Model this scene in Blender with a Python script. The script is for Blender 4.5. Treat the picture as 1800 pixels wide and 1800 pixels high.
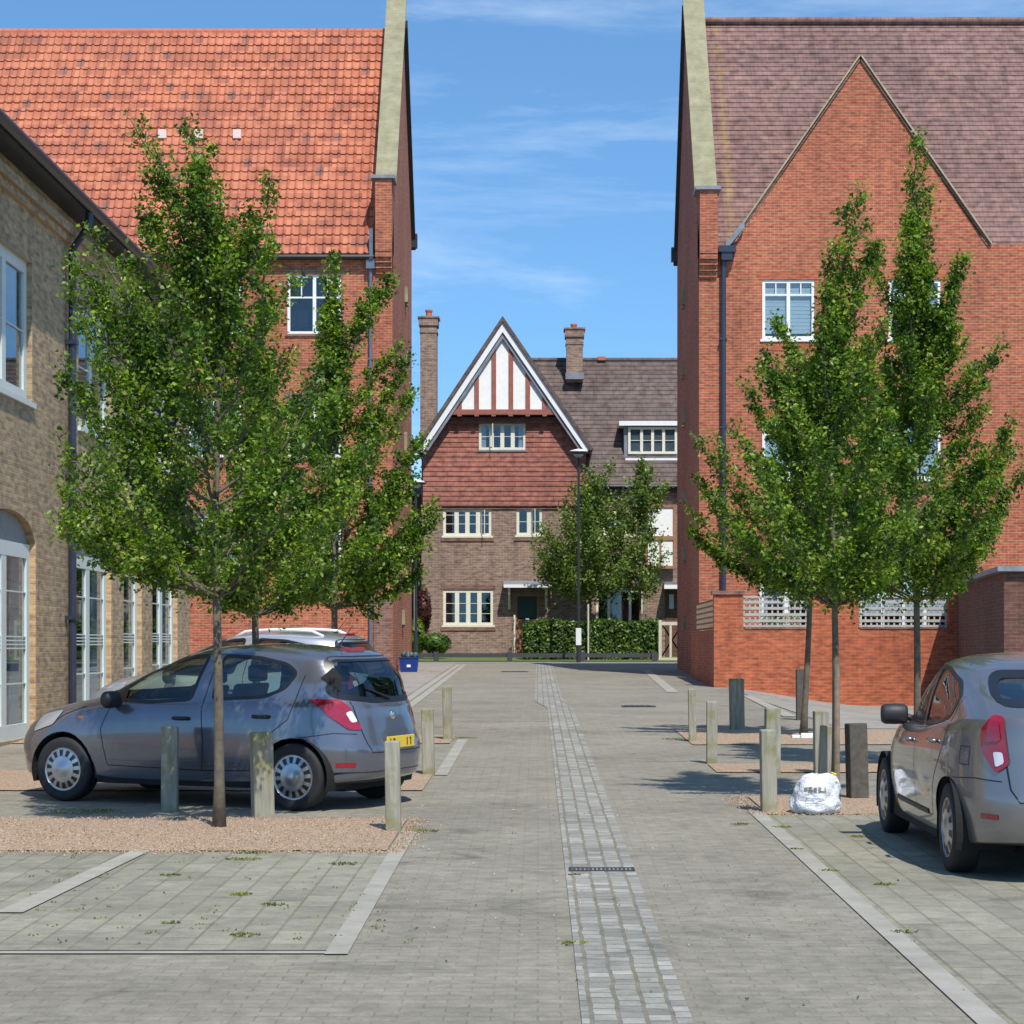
import bpy, bmesh, math, random
import numpy as np
from mathutils import Vector, Matrix
from mathutils.bvhtree import BVHTree

for o in list(bpy.data.objects):
    bpy.data.objects.remove(o)
S = bpy.context.scene
COL = S.collection
R = math.radians
rnd = random.Random(7)

# ------------------------------------------------------------------ camera
FPX, VX, VY = 3800.0, 945.0, 1141.0          # focal length and vanishing point in photo pixels
EYE = 1.75
cam = bpy.data.cameras.new('camera')
cam.sensor_width = 36.0
cam.lens = FPX / 1800 * 36
cam.shift_x = -(VX - 900) / 1800
cam.shift_y = (VY - 900) / 1800
cam.clip_start = 0.5
cam.clip_end = 5000
camo = bpy.data.objects.new('camera', cam)
COL.objects.link(camo)
camo.location = (0, 0, EYE)
camo.rotation_euler = (R(90), 0, 0)
S.camera = camo
S.render.resolution_x = S.render.resolution_y = 1024

# ------------------------------------------------------------------ light
SUN_EL, SUN_AZ = 55.0, 161.0                 # azimuth clockwise from +Y
S.view_settings.view_transform = 'Standard'
S.view_settings.look = 'None'
S.view_settings.exposure = 0.02
S.view_settings.gamma = 1.0
W = bpy.data.worlds.new('World')
S.world = W
W.use_nodes = True
nt = W.node_tree
nt.nodes.clear()
def wn(t, **k):
    n = nt.nodes.new(t)
    for a, b in k.items(): setattr(n, a, b)
    return n
out = wn('ShaderNodeOutputWorld'); bg = wn('ShaderNodeBackground')
sky = wn('ShaderNodeTexSky', sky_type='NISHITA', sun_disc=False)
sky.sun_elevation = R(SUN_EL); sky.sun_rotation = R(SUN_AZ)
sky.altitude = 100; sky.air_density = 1.0; sky.dust_density = 0.35; sky.ozone_density = 2.2
tc = wn('ShaderNodeTexCoord')
lift = wn('ShaderNodeVectorMath', operation='ADD'); lift.inputs[1].default_value = (0, 0, 0.09)
nt.links.new(tc.outputs['Generated'], lift.inputs[0])
nt.links.new(lift.outputs[0], sky.inputs['Vector'])
mp = wn('ShaderNodeMapping'); mp.inputs['Scale'].default_value = (3.0, 3.0, 17.0); mp.inputs['Rotation'].default_value = (0, R(9), 0)
mp.inputs['Location'].default_value = (0.35, 0, 0.9)
nz = wn('ShaderNodeTexNoise'); nz.inputs['Scale'].default_value = 1.5; nz.inputs['Detail'].default_value = 9; nz.inputs['Roughness'].default_value = 0.62; nz.inputs['Distortion'].default_value = 0.5
rp = wn('ShaderNodeValToRGB')
rp.color_ramp.elements[0].position = 0.50; rp.color_ramp.elements[0].color = (0, 0, 0, 1)
rp.color_ramp.elements[1].position = 0.82; rp.color_ramp.elements[1].color = (0.42, 0.42, 0.42, 1)
nt.links.new(tc.outputs['Generated'], mp.inputs[0]); nt.links.new(mp.outputs[0], nz.inputs[0]); nt.links.new(nz.outputs[0], rp.inputs[0])
tint = wn('ShaderNodeMix', data_type='RGBA', blend_type='MULTIPLY'); tint.inputs[0].default_value = 1.0
tint.inputs[7].default_value = (0.78, 1.12, 1.30, 1)
nt.links.new(sky.outputs[0], tint.inputs[6])
mx = wn('ShaderNodeMix', data_type='RGBA'); mx.inputs[7].default_value = (7.2, 8.2, 9.4, 1)
nt.links.new(rp.outputs[0], mx.inputs[0]); nt.links.new(tint.outputs[2], mx.inputs[6])
nt.links.new(mx.outputs[2], bg.inputs[0]); nt.links.new(bg.outputs[0], out.inputs[0])
bg.inputs[1].default_value = 0.14

sl = bpy.data.lights.new('sun', 'SUN'); sl.energy = 5.0; sl.angle = R(0.53); sl.color = (1.0, 0.955, 0.88)
so = bpy.data.objects.new('sun', sl); COL.objects.link(so)
sd = Vector((math.sin(R(SUN_AZ)) * math.cos(R(SUN_EL)), math.cos(R(SUN_AZ)) * math.cos(R(SUN_EL)), math.sin(R(SUN_EL))))
so.rotation_euler = sd.to_track_quat('Z', 'Y').to_euler()
so.location = (30, -40, 60)

# ------------------------------------------------------------------ tagging
def tag(o, label=None, cat=None, group=None, kind=None):
    if label: o['label'] = label
    if cat: o['category'] = cat
    if group: o['group'] = group
    if kind: o['kind'] = kind
    return o
def thing(name, label, cat, loc=(0, 0, 0), rz=0, group=None):
    o = bpy.data.objects.new(name, None)
    o.empty_display_size = 0.3
    COL.objects.link(o)
    o.location = loc; o.rotation_euler = (0, 0, rz)
    return tag(o, label, cat, group)

# ------------------------------------------------------------------ materials
MATS = {}
class NT:
    def __init__(s, name):
        s.m = bpy.data.materials.new(name); s.m.use_nodes = True
        s.t = s.m.node_tree; s.t.nodes.clear()
        s.o = s.n('ShaderNodeOutputMaterial'); s.b = s.n('ShaderNodeBsdfPrincipled')
        s.l(s.b.outputs[0], s.o.inputs[0])
    def n(s, t, **k):
        x = s.t.nodes.new(t)
        for a, b in k.items(): setattr(x, a, b)
        return x
    def l(s, a, b): s.t.links.new(a, b)
    def coords(s): return s.n('ShaderNodeTexCoord').outputs['Object']
    def noise(s, vec, scale, detail=4, rough=0.55, out=0, dist=0.0):
        x = s.n('ShaderNodeTexNoise'); x.inputs['Scale'].default_value = scale
        x.inputs['Detail'].default_value = detail; x.inputs['Roughness'].default_value = rough; x.inputs['Distortion'].default_value = dist
        if vec is not None: s.l(vec, x.inputs['Vector'])
        return x.outputs[out]
    def ramp(s, f, stops):
        r = s.n('ShaderNodeValToRGB'); e = r.color_ramp.elements
        e[0].position, e[0].color = stops[0][0], c4(stops[0][1])
        e[1].position, e[1].color = stops[-1][0], c4(stops[-1][1])
        for p, c in stops[1:-1]:
            q = e.new(p); q.color = c4(c)
        s.l(f, r.inputs[0]); return r.outputs[0]
    def mix(s, f, a, b, mode='MIX'):
        x = s.n('ShaderNodeMix', data_type='RGBA', blend_type=mode)
        for v, i in ((f, 0), (a, 6), (b, 7)):
            if isinstance(v, (int, float)): x.inputs[i].default_value = v
            elif isinstance(v, tuple): x.inputs[i].default_value = c4(v)
            else: s.l(v, x.inputs[i])
        return x.outputs[2]
    def math(s, op, a, b=None):
        x = s.n('ShaderNodeMath', operation=op)
        for v, i in ((a, 0), (b, 1)):
            if v is None: continue
            if isinstance(v, (int, float)): x.inputs[i].default_value = v
            else: s.l(v, x.inputs[i])
        return x.outputs[0]
    def col(s, c):
        if isinstance(c, tuple): s.b.inputs['Base Color'].default_value = c4(c)
        else: s.l(c, s.b.inputs['Base Color'])
    def rough(s, r): s.b.inputs['Roughness'].default_value = r
    def bump(s, h, strength=0.5, dist=0.01):
        x = s.n('ShaderNodeBump'); x.inputs['Strength'].default_value = strength; x.inputs['Distance'].default_value = dist
        s.l(h, x.inputs['Height']); s.l(x.outputs[0], s.b.inputs['Normal'])
    def done(s): MATS[s.m.name] = s.m; return s.m
def c4(c):
    return (c[0], c[1], c[2], 1.0)

def wall_uv(s, flat=False):
    """(along the wall, height) coordinates for walls facing either axis"""
    co = s.coords(); sx = s.n('ShaderNodeSeparateXYZ'); s.l(co, sx.inputs[0])
    g = s.n('ShaderNodeNewGeometry'); gs = s.n('ShaderNodeSeparateXYZ'); s.l(g.outputs['True Normal'], gs.inputs[0])
    a = s.math('ABSOLUTE', gs.outputs[0]); f = s.math('GREATER_THAN', a, 0.7)
    m = s.n('ShaderNodeMix', data_type='FLOAT'); s.l(f, m.inputs[0]); s.l(sx.outputs[0], m.inputs[2]); s.l(sx.outputs[1], m.inputs[3])
    cb = s.n('ShaderNodeCombineXYZ'); s.l(m.outputs[0], cb.inputs[0]); s.l(sx.outputs[2], cb.inputs[1])
    return cb.outputs[0], co

def brick_mat(name, c1, c2, mortar, bw=0.225, bh=0.075, ms=0.010, dark=(0.5, 0.45, 0.45), var=0.5, rough=0.9, extra=None, bump=0.6):
    s = NT(name); uv, co = wall_uv(s)
    b = s.n('ShaderNodeTexBrick'); b.offset = 0.5
    b.inputs['Scale'].default_value = 1.0; b.inputs['Brick Width'].default_value = bw; b.inputs['Row Height'].default_value = bh
    b.inputs['Mortar Size'].default_value = ms; b.inputs['Mortar Smooth'].default_value = 0.3; b.inputs['Bias'].default_value = -0.1
    b.inputs['Color1'].default_value = c4(c1); b.inputs['Color2'].default_value = c4(c2); b.inputs['Mortar'].default_value = c4(mortar)
    s.l(uv, b.inputs[0])
    big = s.noise(co, 0.35, 5, 0.6); f = s.ramp(big, [(0.35, (0, 0, 0)), (0.7, (var, var, var))])
    c = s.mix(f, b.outputs[0], dark, 'MULTIPLY')
    mps = s.n('ShaderNodeMapping'); mps.inputs['Scale'].default_value = (2.2, 0.35, 1); s.l(uv, mps.inputs[0])
    stn = s.noise(mps.outputs[0], 1.0, 6, 0.7); c = s.mix(0.8, c, s.ramp(stn, [(0.30, (0.62, 0.60, 0.60)), (0.46, (1, 1, 1)), (0.74, (1.15, 1.13, 1.10))]), 'MULTIPLY')
    # fine per-brick blotches
    mpn = s.n('ShaderNodeMapping'); mpn.inputs['Scale'].default_value = (1 / bw * 0.9, 1 / bh * 0.9, 1); s.l(uv, mpn.inputs[0])
    sm = s.noise(mpn.outputs[0], 1.0, 2, 0.5); f2 = s.ramp(sm, [(0.33, (0.62, 0.58, 0.60)), (0.5, (1, 1, 1)), (0.7, (1.30, 1.28, 1.24))])
    c = s.mix(0.85, c, f2, 'MULTIPLY')
    if extra: c = extra(s, c, uv, co)
    s.col(c); s.rough(rough)
    s.bump(s.math('SUBTRACT', 1.0, b.outputs[1]), bump, 0.006)
    return s.done()

def plain(name, c, rough=0.6, metal=0.0, var=0.15, scale=6.0, spec=None, coat=0.0):
    s = NT(name)
    n = s.noise(s.coords(), scale, 5, 0.6)
    lo = tuple(x * (1 - var) for x in c); hi = tuple(x * (1 + var) for x in c)
    s.col(s.ramp(n, [(0.3, lo), (0.7, hi)])); s.rough(rough); s.b.inputs['Metallic'].default_value = metal
    if spec is not None: s.b.inputs['Specular IOR Level'].default_value = spec
    if coat: s.b.inputs['Coat Weight'].default_value = coat; s.b.inputs['Coat Roughness'].default_value = 0.04
    return s.done()

def lichen(s, c, uv, co):
    sx = s.n('ShaderNodeSeparateXYZ'); s.l(co, sx.inputs[0])
    band = s.math('SUBTRACT', 1.0, s.math('MULTIPLY', s.math('ABSOLUTE', s.math('SUBTRACT', sx.outputs[0], 0.95)), 1.3))
    n = s.noise(co, 3.2, 7, 0.75)
    f = s.ramp(s.math('MULTIPLY', s.math('MAXIMUM', band, 0.0), n), [(0.40, (0, 0, 0)), (0.62, (0.6, 0.6, 0.6))])
    return s.mix(f, c, (0.33, 0.24, 0.06))

brick_mat('red_brick', (0.44, 0.120, 0.053), (0.345, 0.085, 0.040), (0.45, 0.26, 0.17), ms=0.009)
brick_mat('orange_brick', (0.48, 0.125, 0.050), (0.38, 0.088, 0.038), (0.42, 0.20, 0.12), ms=0.007)
brick_mat('tan_brick', (0.47, 0.33, 0.175), (0.31, 0.215, 0.12), (0.38, 0.32, 0.22), ms=0.010, var=0.35)
brick_mat('tan_sunlit_brick', (0.52, 0.33, 0.155), (0.42, 0.26, 0.125), (0.45, 0.36, 0.26), ms=0.010, var=0.2)  # lighter tan brick, carries the sunlight on the window reveals
brick_mat('brown_brick', (0.30, 0.198, 0.150), (0.22, 0.142, 0.112), (0.37, 0.30, 0.24), bw=0.26, bh=0.10, ms=0.010)
brick_mat('grey_brick', (0.25, 0.12, 0.085), (0.19, 0.095, 0.07), (0.28, 0.19, 0.15))
brick_mat('dark_and_shade_brick', (0.16, 0.062, 0.04), (0.12, 0.05, 0.034), (0.15, 0.10, 0.08))  # outbuilding, neighbour flank and jetty have their shade in this colour
brick_mat('hung_tile', (0.40, 0.160, 0.115), (0.32, 0.118, 0.088), (0.16, 0.07, 0.055), bw=0.24, bh=0.17, ms=0.006, bump=0.3)
brick_mat('plain_tile', (0.245, 0.142, 0.122), (0.195, 0.115, 0.102), (0.10, 0.06, 0.055), bw=0.25, bh=0.20, ms=0.006, extra=lichen, bump=0.3)
brick_mat('brown_tile', (0.150, 0.112, 0.098), (0.122, 0.092, 0.082), (0.05, 0.038, 0.034), bw=0.28, bh=0.24, ms=0.006, bump=0.3)

def pantile():
    s = NT('pantile'); co = s.coords()
    sx = s.n('ShaderNodeSeparateXYZ'); s.l(co, sx.inputs[0])
    fx = s.math('FLOOR', s.math('DIVIDE', sx.outputs[0], 0.25)); fz = s.math('FLOOR', s.math('DIVIDE', s.math('ADD', sx.outputs[2], 0.02), 0.3155))
    cb = s.n('ShaderNodeCombineXYZ'); s.l(fx, cb.inputs[0]); s.l(fz, cb.inputs[1])
    wn_ = s.n('ShaderNodeTexWhiteNoise', noise_dimensions='2D'); s.l(cb.outputs[0], wn_.inputs[0])
    c = s.ramp(wn_.outputs[0], [(0.0, (0.22, 0.105, 0.085)), (0.05, (0.32, 0.105, 0.062)), (0.5, (0.43, 0.136, 0.072)), (1.0, (0.50, 0.178, 0.098))])
    n = s.noise(co, 6.5, 6, 0.8); f = s.ramp(n, [(0.56, (0, 0, 0)), (0.70, (0.45, 0.45, 0.45))])
    c = s.mix(f, c, (0.24, 0.125, 0.09))
    n2 = s.noise(co, 0.6, 5, 0.6); c = s.mix(1.0, c, s.ramp(n2, [(0.35, (0.85, 0.83, 0.85)), (0.65, (1.08, 1.08, 1.05))]), 'MULTIPLY')
    s.col(c); s.rough(0.8); return s.done()
pantile()

def stone(name, c, var=0.3, lich=True):
    s = NT(name); co = s.coords(); n = s.noise(co, 2.5, 7, 0.7)
    cc = s.ramp(n, [(0.3, tuple(x * (1 - var) for x in c)), (0.7, tuple(x * (1 + var * 0.6) for x in c))])
    if lich:
        n2 = s.noise(co, 9, 4, 0.6); cc = s.mix(s.ramp(n2, [(0.55, (0, 0, 0)), (0.7, (0.5, 0.5, 0.5))]), cc, (0.22, 0.21, 0.09))
    s.col(cc); s.rough(0.95); s.bump(s.noise(co, 40, 4), 0.3, 0.004); return s.done()
stone('coping_stone', (0.29, 0.265, 0.165)); stone('verge_mortar', (0.40, 0.34, 0.22), lich=False)
stone('kerb_stone', (0.33, 0.313, 0.262), 0.25, False)
stone('pink_paving', (0.34, 0.25, 0.20), 0.15, False)

def paver(name, c1, c2, mortar, bw, bh, ms, moss=0.25, rot=0.0, wob=0.008):
    s = NT(name); co = s.coords()
    wv = s.n('ShaderNodeVectorMath', operation='SUBTRACT'); s.l(s.noise(co, 4.5, 3, 0.6, out=1), wv.inputs[0]); wv.inputs[1].default_value = (.5, .5, .5)
    ws_ = s.n('ShaderNodeVectorMath', operation='MULTIPLY_ADD'); s.l(wv.outputs[0], ws_.inputs[0]); ws_.inputs[1].default_value = (wob, wob, 0); s.l(co, ws_.inputs[2])
    mpn = s.n('ShaderNodeMapping'); mpn.inputs['Rotation'].default_value = (0, 0, rot); s.l(ws_.outputs[0], mpn.inputs[0])
    b = s.n('ShaderNodeTexBrick'); b.offset = 0.5
    b.inputs['Scale'].default_value = 1.0; b.inputs['Brick Width'].default_value = bw; b.inputs['Row Height'].default_value = bh
    b.inputs['Mortar Size'].default_value = ms; b.inputs['Mortar Smooth'].default_value = 0.2
    b.inputs['Color1'].default_value = c4(c1); b.inputs['Color2'].default_value = c4(c2)
    mn = s.noise(co, 1.3, 5, 0.65)
    mc = s.mix(s.ramp(mn, [(0.52, (0, 0, 0)), (0.74, (0.8, 0.8, 0.8))]), mortar, (0.12, 0.13, 0.045))
    s.l(mc, b.inputs['Mortar']); s.l(mpn.outputs[0], b.inputs[0])
    n1 = s.noise(co, 0.45, 6, 0.6); c = s.mix(1.0, b.outputs[0], s.ramp(n1, [(0.3, (0.80, 0.80, 0.79)), (0.7, (1.12, 1.12, 1.1))]), 'MULTIPLY')
    n3 = s.noise(co, 7.0, 3, 0.6); c = s.mix(1.0, c, s.ramp(n3, [(0.35, (0.85, 0.85, 0.85)), (0.65, (1.1, 1.1, 1.1))]), 'MULTIPLY')
    n2 = s.noise(co, 2.6, 7, 0.75)
    c = s.mix(s.ramp(n2, [(0.58, (0, 0, 0)), (0.74, (moss, moss, moss))]), c, (0.15, 0.16, 0.06))
    no_ = s.noise(co, 1.1, 5, 0.7, dist=0.8); c = s.mix(1.0, c, s.ramp(no_, [(0.30, (0.62, 0.62, 0.63)), (0.44, (1, 1, 1))]), 'MULTIPLY')
    nf = s.noise(co, 60, 3, 0.6); c = s.mix(1.0, c, s.ramp(nf, [(0.3, (0.86, 0.86, 0.86)), (0.7, (1.12, 1.12, 1.12))]), 'MULTIPLY')
    s.col(c); s.rough(0.93); s.bump(s.math('SUBTRACT', 1.0, b.outputs[1]), 0.6, 0.006); return s.done()
paver('road_paver', (0.268, 0.243, 0.190), (0.238, 0.216, 0.169), (0.218, 0.197, 0.150), 0.205, 0.105, 0.005, 0.22)
paver('bay_paver', (0.285, 0.266, 0.203), (0.230, 0.215, 0.166), (0.200, 0.185, 0.125), 0.50, 0.205, 0.009, 0.45, R(90))
paver('sett', (0.37, 0.36, 0.32), (0.22, 0.212, 0.185), (0.20, 0.18, 0.14), 0.14, 0.118, 0.011, 0.3, R(90), 0.04)
paver('pavement_paver', (0.36, 0.33, 0.29), (0.30, 0.27, 0.235), (0.2, 0.18, 0.15), 0.205, 0.105, 0.006, 0.1)

def gravel():
    s = NT('gravel'); co = s.coords()
    v = s.n('ShaderNodeTexVoronoi'); v.inputs['Scale'].default_value = 95; s.l(co, v.inputs['Vector'])
    sep = s.n('ShaderNodeSeparateXYZ'); s.l(v.outputs['Color'], sep.inputs[0])
    c = s.ramp(sep.outputs[0], [(0, (0.17, 0.105, 0.065)), (0.5, (0.37, 0.25, 0.16)), (1, (0.58, 0.44, 0.31))])
    s.col(c); s.rough(0.95); s.bump(v.outputs['Distance'], 0.8, 0.01); return s.done()
gravel()
def grass_m():
    s = NT('lawn'); co = s.coords(); n = s.noise(co, 3, 8, 0.8)
    s.col(s.ramp(n, [(0.3, (0.05, 0.085, 0.018)), (0.7, (0.15, 0.20, 0.05))])); s.rough(1); return s.done()
grass_m()

def leaf_mat(name, a, b, c, trans=0.28):
    s = NT(name); g = s.n('ShaderNodeNewGeometry')
    co = s.coords(); n = s.noise(co, 2.6, 3, 0.6)
    cc = s.ramp(g.outputs['Random Per Island'], [(0.0, a), (0.6, b), (1.0, c)])
    cc = s.mix(1.0, cc, s.ramp(n, [(0.38, (0.42, 0.52, 0.5)), (0.62, (1.40, 1.30, 1.0))]), 'MULTIPLY')
    s.col(cc); s.rough(0.42); s.b.inputs['Specular IOR Level'].default_value = 0.38
    tr = s.n('ShaderNodeBsdfTranslucent'); tcol = s.mix(1.0, cc, (1.3, 1.5, 0.5), 'MULTIPLY'); s.l(tcol, tr.inputs[0])
    ms = s.n('ShaderNodeMixShader'); ms.inputs[0].default_value = trans
    s.l(s.b.outputs[0], ms.inputs[1]); s.l(tr.outputs[0], ms.inputs[2]); s.l(ms.outputs[0], s.o.inputs[0])
    return s.done()
leaf_mat('leaf_green', (0.055, 0.110, 0.012), (0.140, 0.235, 0.028), (0.31, 0.40, 0.065), 0.38)
leaf_mat('leaf_birch', (0.11, 0.17, 0.04), (0.17, 0.25, 0.065), (0.26, 0.33, 0.10), 0.36)
leaf_mat('weed_green', (0.13, 0.16, 0.03), (0.17, 0.20, 0.035), (0.22, 0.24, 0.05))
leaf_mat('leaf_hedge', (0.04, 0.09, 0.015), (0.07, 0.14, 0.02), (0.15, 0.23, 0.04))
leaf_mat('leaf_purple', (0.055, 0.012, 0.012), (0.09, 0.022, 0.018), (0.13, 0.04, 0.03))

def bark():
    s = NT('bark'); co = s.coords(); n = s.noise(co, 9, 6, 0.7)
    c = s.ramp(n, [(0.3, (0.075, 0.058, 0.042)), (0.52, (0.13, 0.105, 0.078)), (0.72, (0.17, 0.155, 0.075))])
    s.col(c); s.rough(0.95); s.bump(n, 0.6, 0.01); return s.done()
bark()
def post_wood():
    s = NT('post_wood'); co = s.coords()
    info = s.n('ShaderNodeObjectInfo')
    mpn = s.n('ShaderNodeMapping'); mpn.inputs['Scale'].default_value = (14, 14, 1.3); s.l(co, mpn.inputs[0])
    off = s.n('ShaderNodeVectorMath', operation='ADD'); s.l(mpn.outputs[0], off.inputs[0])
    cmb = s.n('ShaderNodeCombineXYZ'); s.l(s.math('MULTIPLY', info.outputs['Random'], 50.0), cmb.inputs[2]); s.l(cmb.outputs[0], off.inputs[1])
    n = s.noise(off.outputs[0], 1.6, 6, 0.6)
    c = s.ramp(n, [(0.3, (0.19, 0.175, 0.13)), (0.55, (0.31, 0.29, 0.225)), (0.75, (0.40, 0.38, 0.31))])
    offm = s.n('ShaderNodeVectorMath', operation='ADD'); s.l(co, offm.inputs[0]); s.l(cmb.outputs[0], offm.inputs[1])
    m = s.noise(offm.outputs[0], 5, 5, 0.65)
    sx = s.n('ShaderNodeSeparateXYZ'); s.l(co, sx.inputs[0])
    ends = s.math('ABSOLUTE', s.math('SUBTRACT', sx.outputs[2], 0.36))
    mf = s.math('ADD', m, s.math('MULTIPLY', ends, 0.28))
    c = s.mix(s.ramp(mf, [(0.56, (0, 0, 0)), (0.72, (0.8, 0.8, 0.8))]), c, (0.20, 0.19, 0.055))
    s.col(c); s.rough(0.95); s.bump(n, 0.5, 0.006); return s.done()
post_wood()
plain('dark_post', (0.085, 0.076, 0.062), 0.9, var=0.35, scale=12)
plain('stake_wood_lattice_shade', (0.22, 0.165, 0.115), 0.9, var=0.3, scale=14)
plain('white_frame', (0.74, 0.73, 0.69), 0.45, var=0.05)
plain('cream_frame', (0.72, 0.69, 0.56), 0.5, var=0.06)
plain('sage_frame', (0.60, 0.66, 0.62), 0.5, var=0.05)
plain('arch_grey', (0.26, 0.27, 0.255), 0.7, var=0.08)
plain('white_paint', (0.80, 0.80, 0.80), 0.5, var=0.04)
plain('render_white', (0.84, 0.83, 0.80), 0.85, var=0.05)
plain('timber_red', (0.30, 0.105, 0.075), 0.8, var=0.2)
plain('timber_brown', (0.33, 0.15, 0.085), 0.7, var=0.2)
plain('black_gutter', (0.022, 0.023, 0.026), 0.4, var=0.2)
plain('black_metal', (0.028, 0.030, 0.034), 0.45, var=0.2)
plain('navy_pipe', (0.028, 0.034, 0.055), 0.35, var=0.15)
plain('grey_pipe', (0.11, 0.135, 0.185), 0.35, var=0.15)
plain('lead', (0.20, 0.22, 0.25), 0.5, var=0.25, scale=3)
plain('trellis', (0.40, 0.38, 0.34), 0.85, var=0.15)
plain('fence_cream', (0.55, 0.52, 0.40), 0.8, var=0.12)
plain('terracotta', (0.45, 0.13, 0.07), 0.8, var=0.15)
plain('pale_vent', (0.74, 0.56, 0.50), 0.7, var=0.06)
plain('door_teal', (0.045, 0.075, 0.07), 0.9, var=0.1)
plain('bin_blue', (0.006, 0.035, 0.20), 0.4, var=0.15)
plain('bin_lid', (0.06, 0.085, 0.09), 0.5, var=0.3)
plain('dark_room', (0.014, 0.014, 0.016), 0.9, var=0.3, scale=2)
plain('curtain', (0.55, 0.58, 0.60), 0.9, var=0.08)
plain('blind', (0.78, 0.84, 0.84), 0.7, var=0.05)
plain('iron_grate', (0.06, 0.065, 0.075), 0.5, metal=0.4, var=0.3, scale=30)
plain('car_paint_grey', (0.165, 0.172, 0.205), 0.22, metal=0.6, var=0.03, coat=1.0)
plain('car_paint_silver', (0.62, 0.63, 0.66), 0.3, metal=0.7, var=0.03, coat=1.0)
plain('car_paint_pewter', (0.26, 0.25, 0.25), 0.30, metal=0.7, var=0.03, coat=1.0)
plain('car_black', (0.012, 0.012, 0.013), 0.35, var=0.1)
plain('car_trim', (0.02, 0.02, 0.022), 0.55, var=0.1)
plain('under_black', (0.008, 0.008, 0.008), 0.9, var=0.1)
plain('rubber', (0.016, 0.016, 0.017), 0.75, var=0.2)
plain('alloy', (0.45, 0.46, 0.48), 0.3, metal=0.85, var=0.1)
plain('seat_cloth', (0.028, 0.028, 0.032), 0.9, var=0.2)
plain('tail_red', (0.30, 0.004, 0.018), 0.12, var=0.15, scale=14, coat=1.0)
plain('tail_clear', (0.72, 0.68, 0.70), 0.12, var=0.05, coat=1.0)
plain('headlamp', (0.55, 0.58, 0.62), 0.08, metal=0.5, var=0.1, coat=1.0)
plain('amber', (0.6, 0.2, 0.03), 0.2, var=0.1)
plain('plate_yellow', (0.72, 0.50, 0.03), 0.4, var=0.05)
plain('chrome', (0.75, 0.76, 0.78), 0.12, metal=1.0, var=0.03)
plain('lamp_glass', (0.45, 0.55, 0.62), 0.2, var=0.05)
plain('yellow_tie', (0.75, 0.62, 0.03), 0.5, var=0.05)
plain('print_olive', (0.27, 0.265, 0.19), 0.5, var=0.2)
plain('print_grey', (0.36, 0.38, 0.43), 0.5, var=0.2)
plain('marker_white', (0.75, 0.76, 0.76), 0.5, var=0.05)
plain('fence_dark', (0.05, 0.052, 0.058), 0.8, var=0.2)
plain('flower', (0.5, 0.12, 0.03), 0.8, var=0.5, scale=40)

def glass(name, tintc, mixf, rough=0.02):
    s = NT(name); s.t.nodes.remove(s.b)
    tr = s.n('ShaderNodeBsdfTransparent'); tr.inputs[0].default_value = c4(tintc)
    gl = s.n('ShaderNodeBsdfGlossy'); gl.inputs['Roughness'].default_value = rough; gl.inputs[0].default_value = (0.9, 0.95, 1, 1)
    fr = s.n('ShaderNodeLayerWeight'); fr.inputs['Blend'].default_value = 0.5
    f = s.math('ADD', s.math('MULTIPLY', s.math('POWER', fr.outputs['Facing'], 4.5), 0.75), 0.04 + mixf)
    ms = s.n('ShaderNodeMixShader'); s.l(f, ms.inputs[0]); s.l(tr.outputs[0], ms.inputs[1]); s.l(gl.outputs[0], ms.inputs[2])
    s.l(ms.outputs[0], s.o.inputs[0]); return s.done()
glass('window_glass', (0.75, 0.8, 0.82), 0.015)
glass('car_glass', (0.78, 0.90, 0.80), 0.02)
glass('car_glass_dark', (0.42, 0.52, 0.50), 0.05)

def bag_mat():
    s = NT('bag_plastic'); co = s.coords(); n = s.noise(co, 16, 5, 0.6)
    s.col(s.ramp(n, [(0.35, (0.60, 0.63, 0.68)), (0.6, (0.80, 0.82, 0.85))])); s.rough(0.3)
    s.bump(s.noise(co, 22, 4, 0.6, dist=1.0), 0.9, 0.03); return s.done()
bag_mat()

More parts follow.
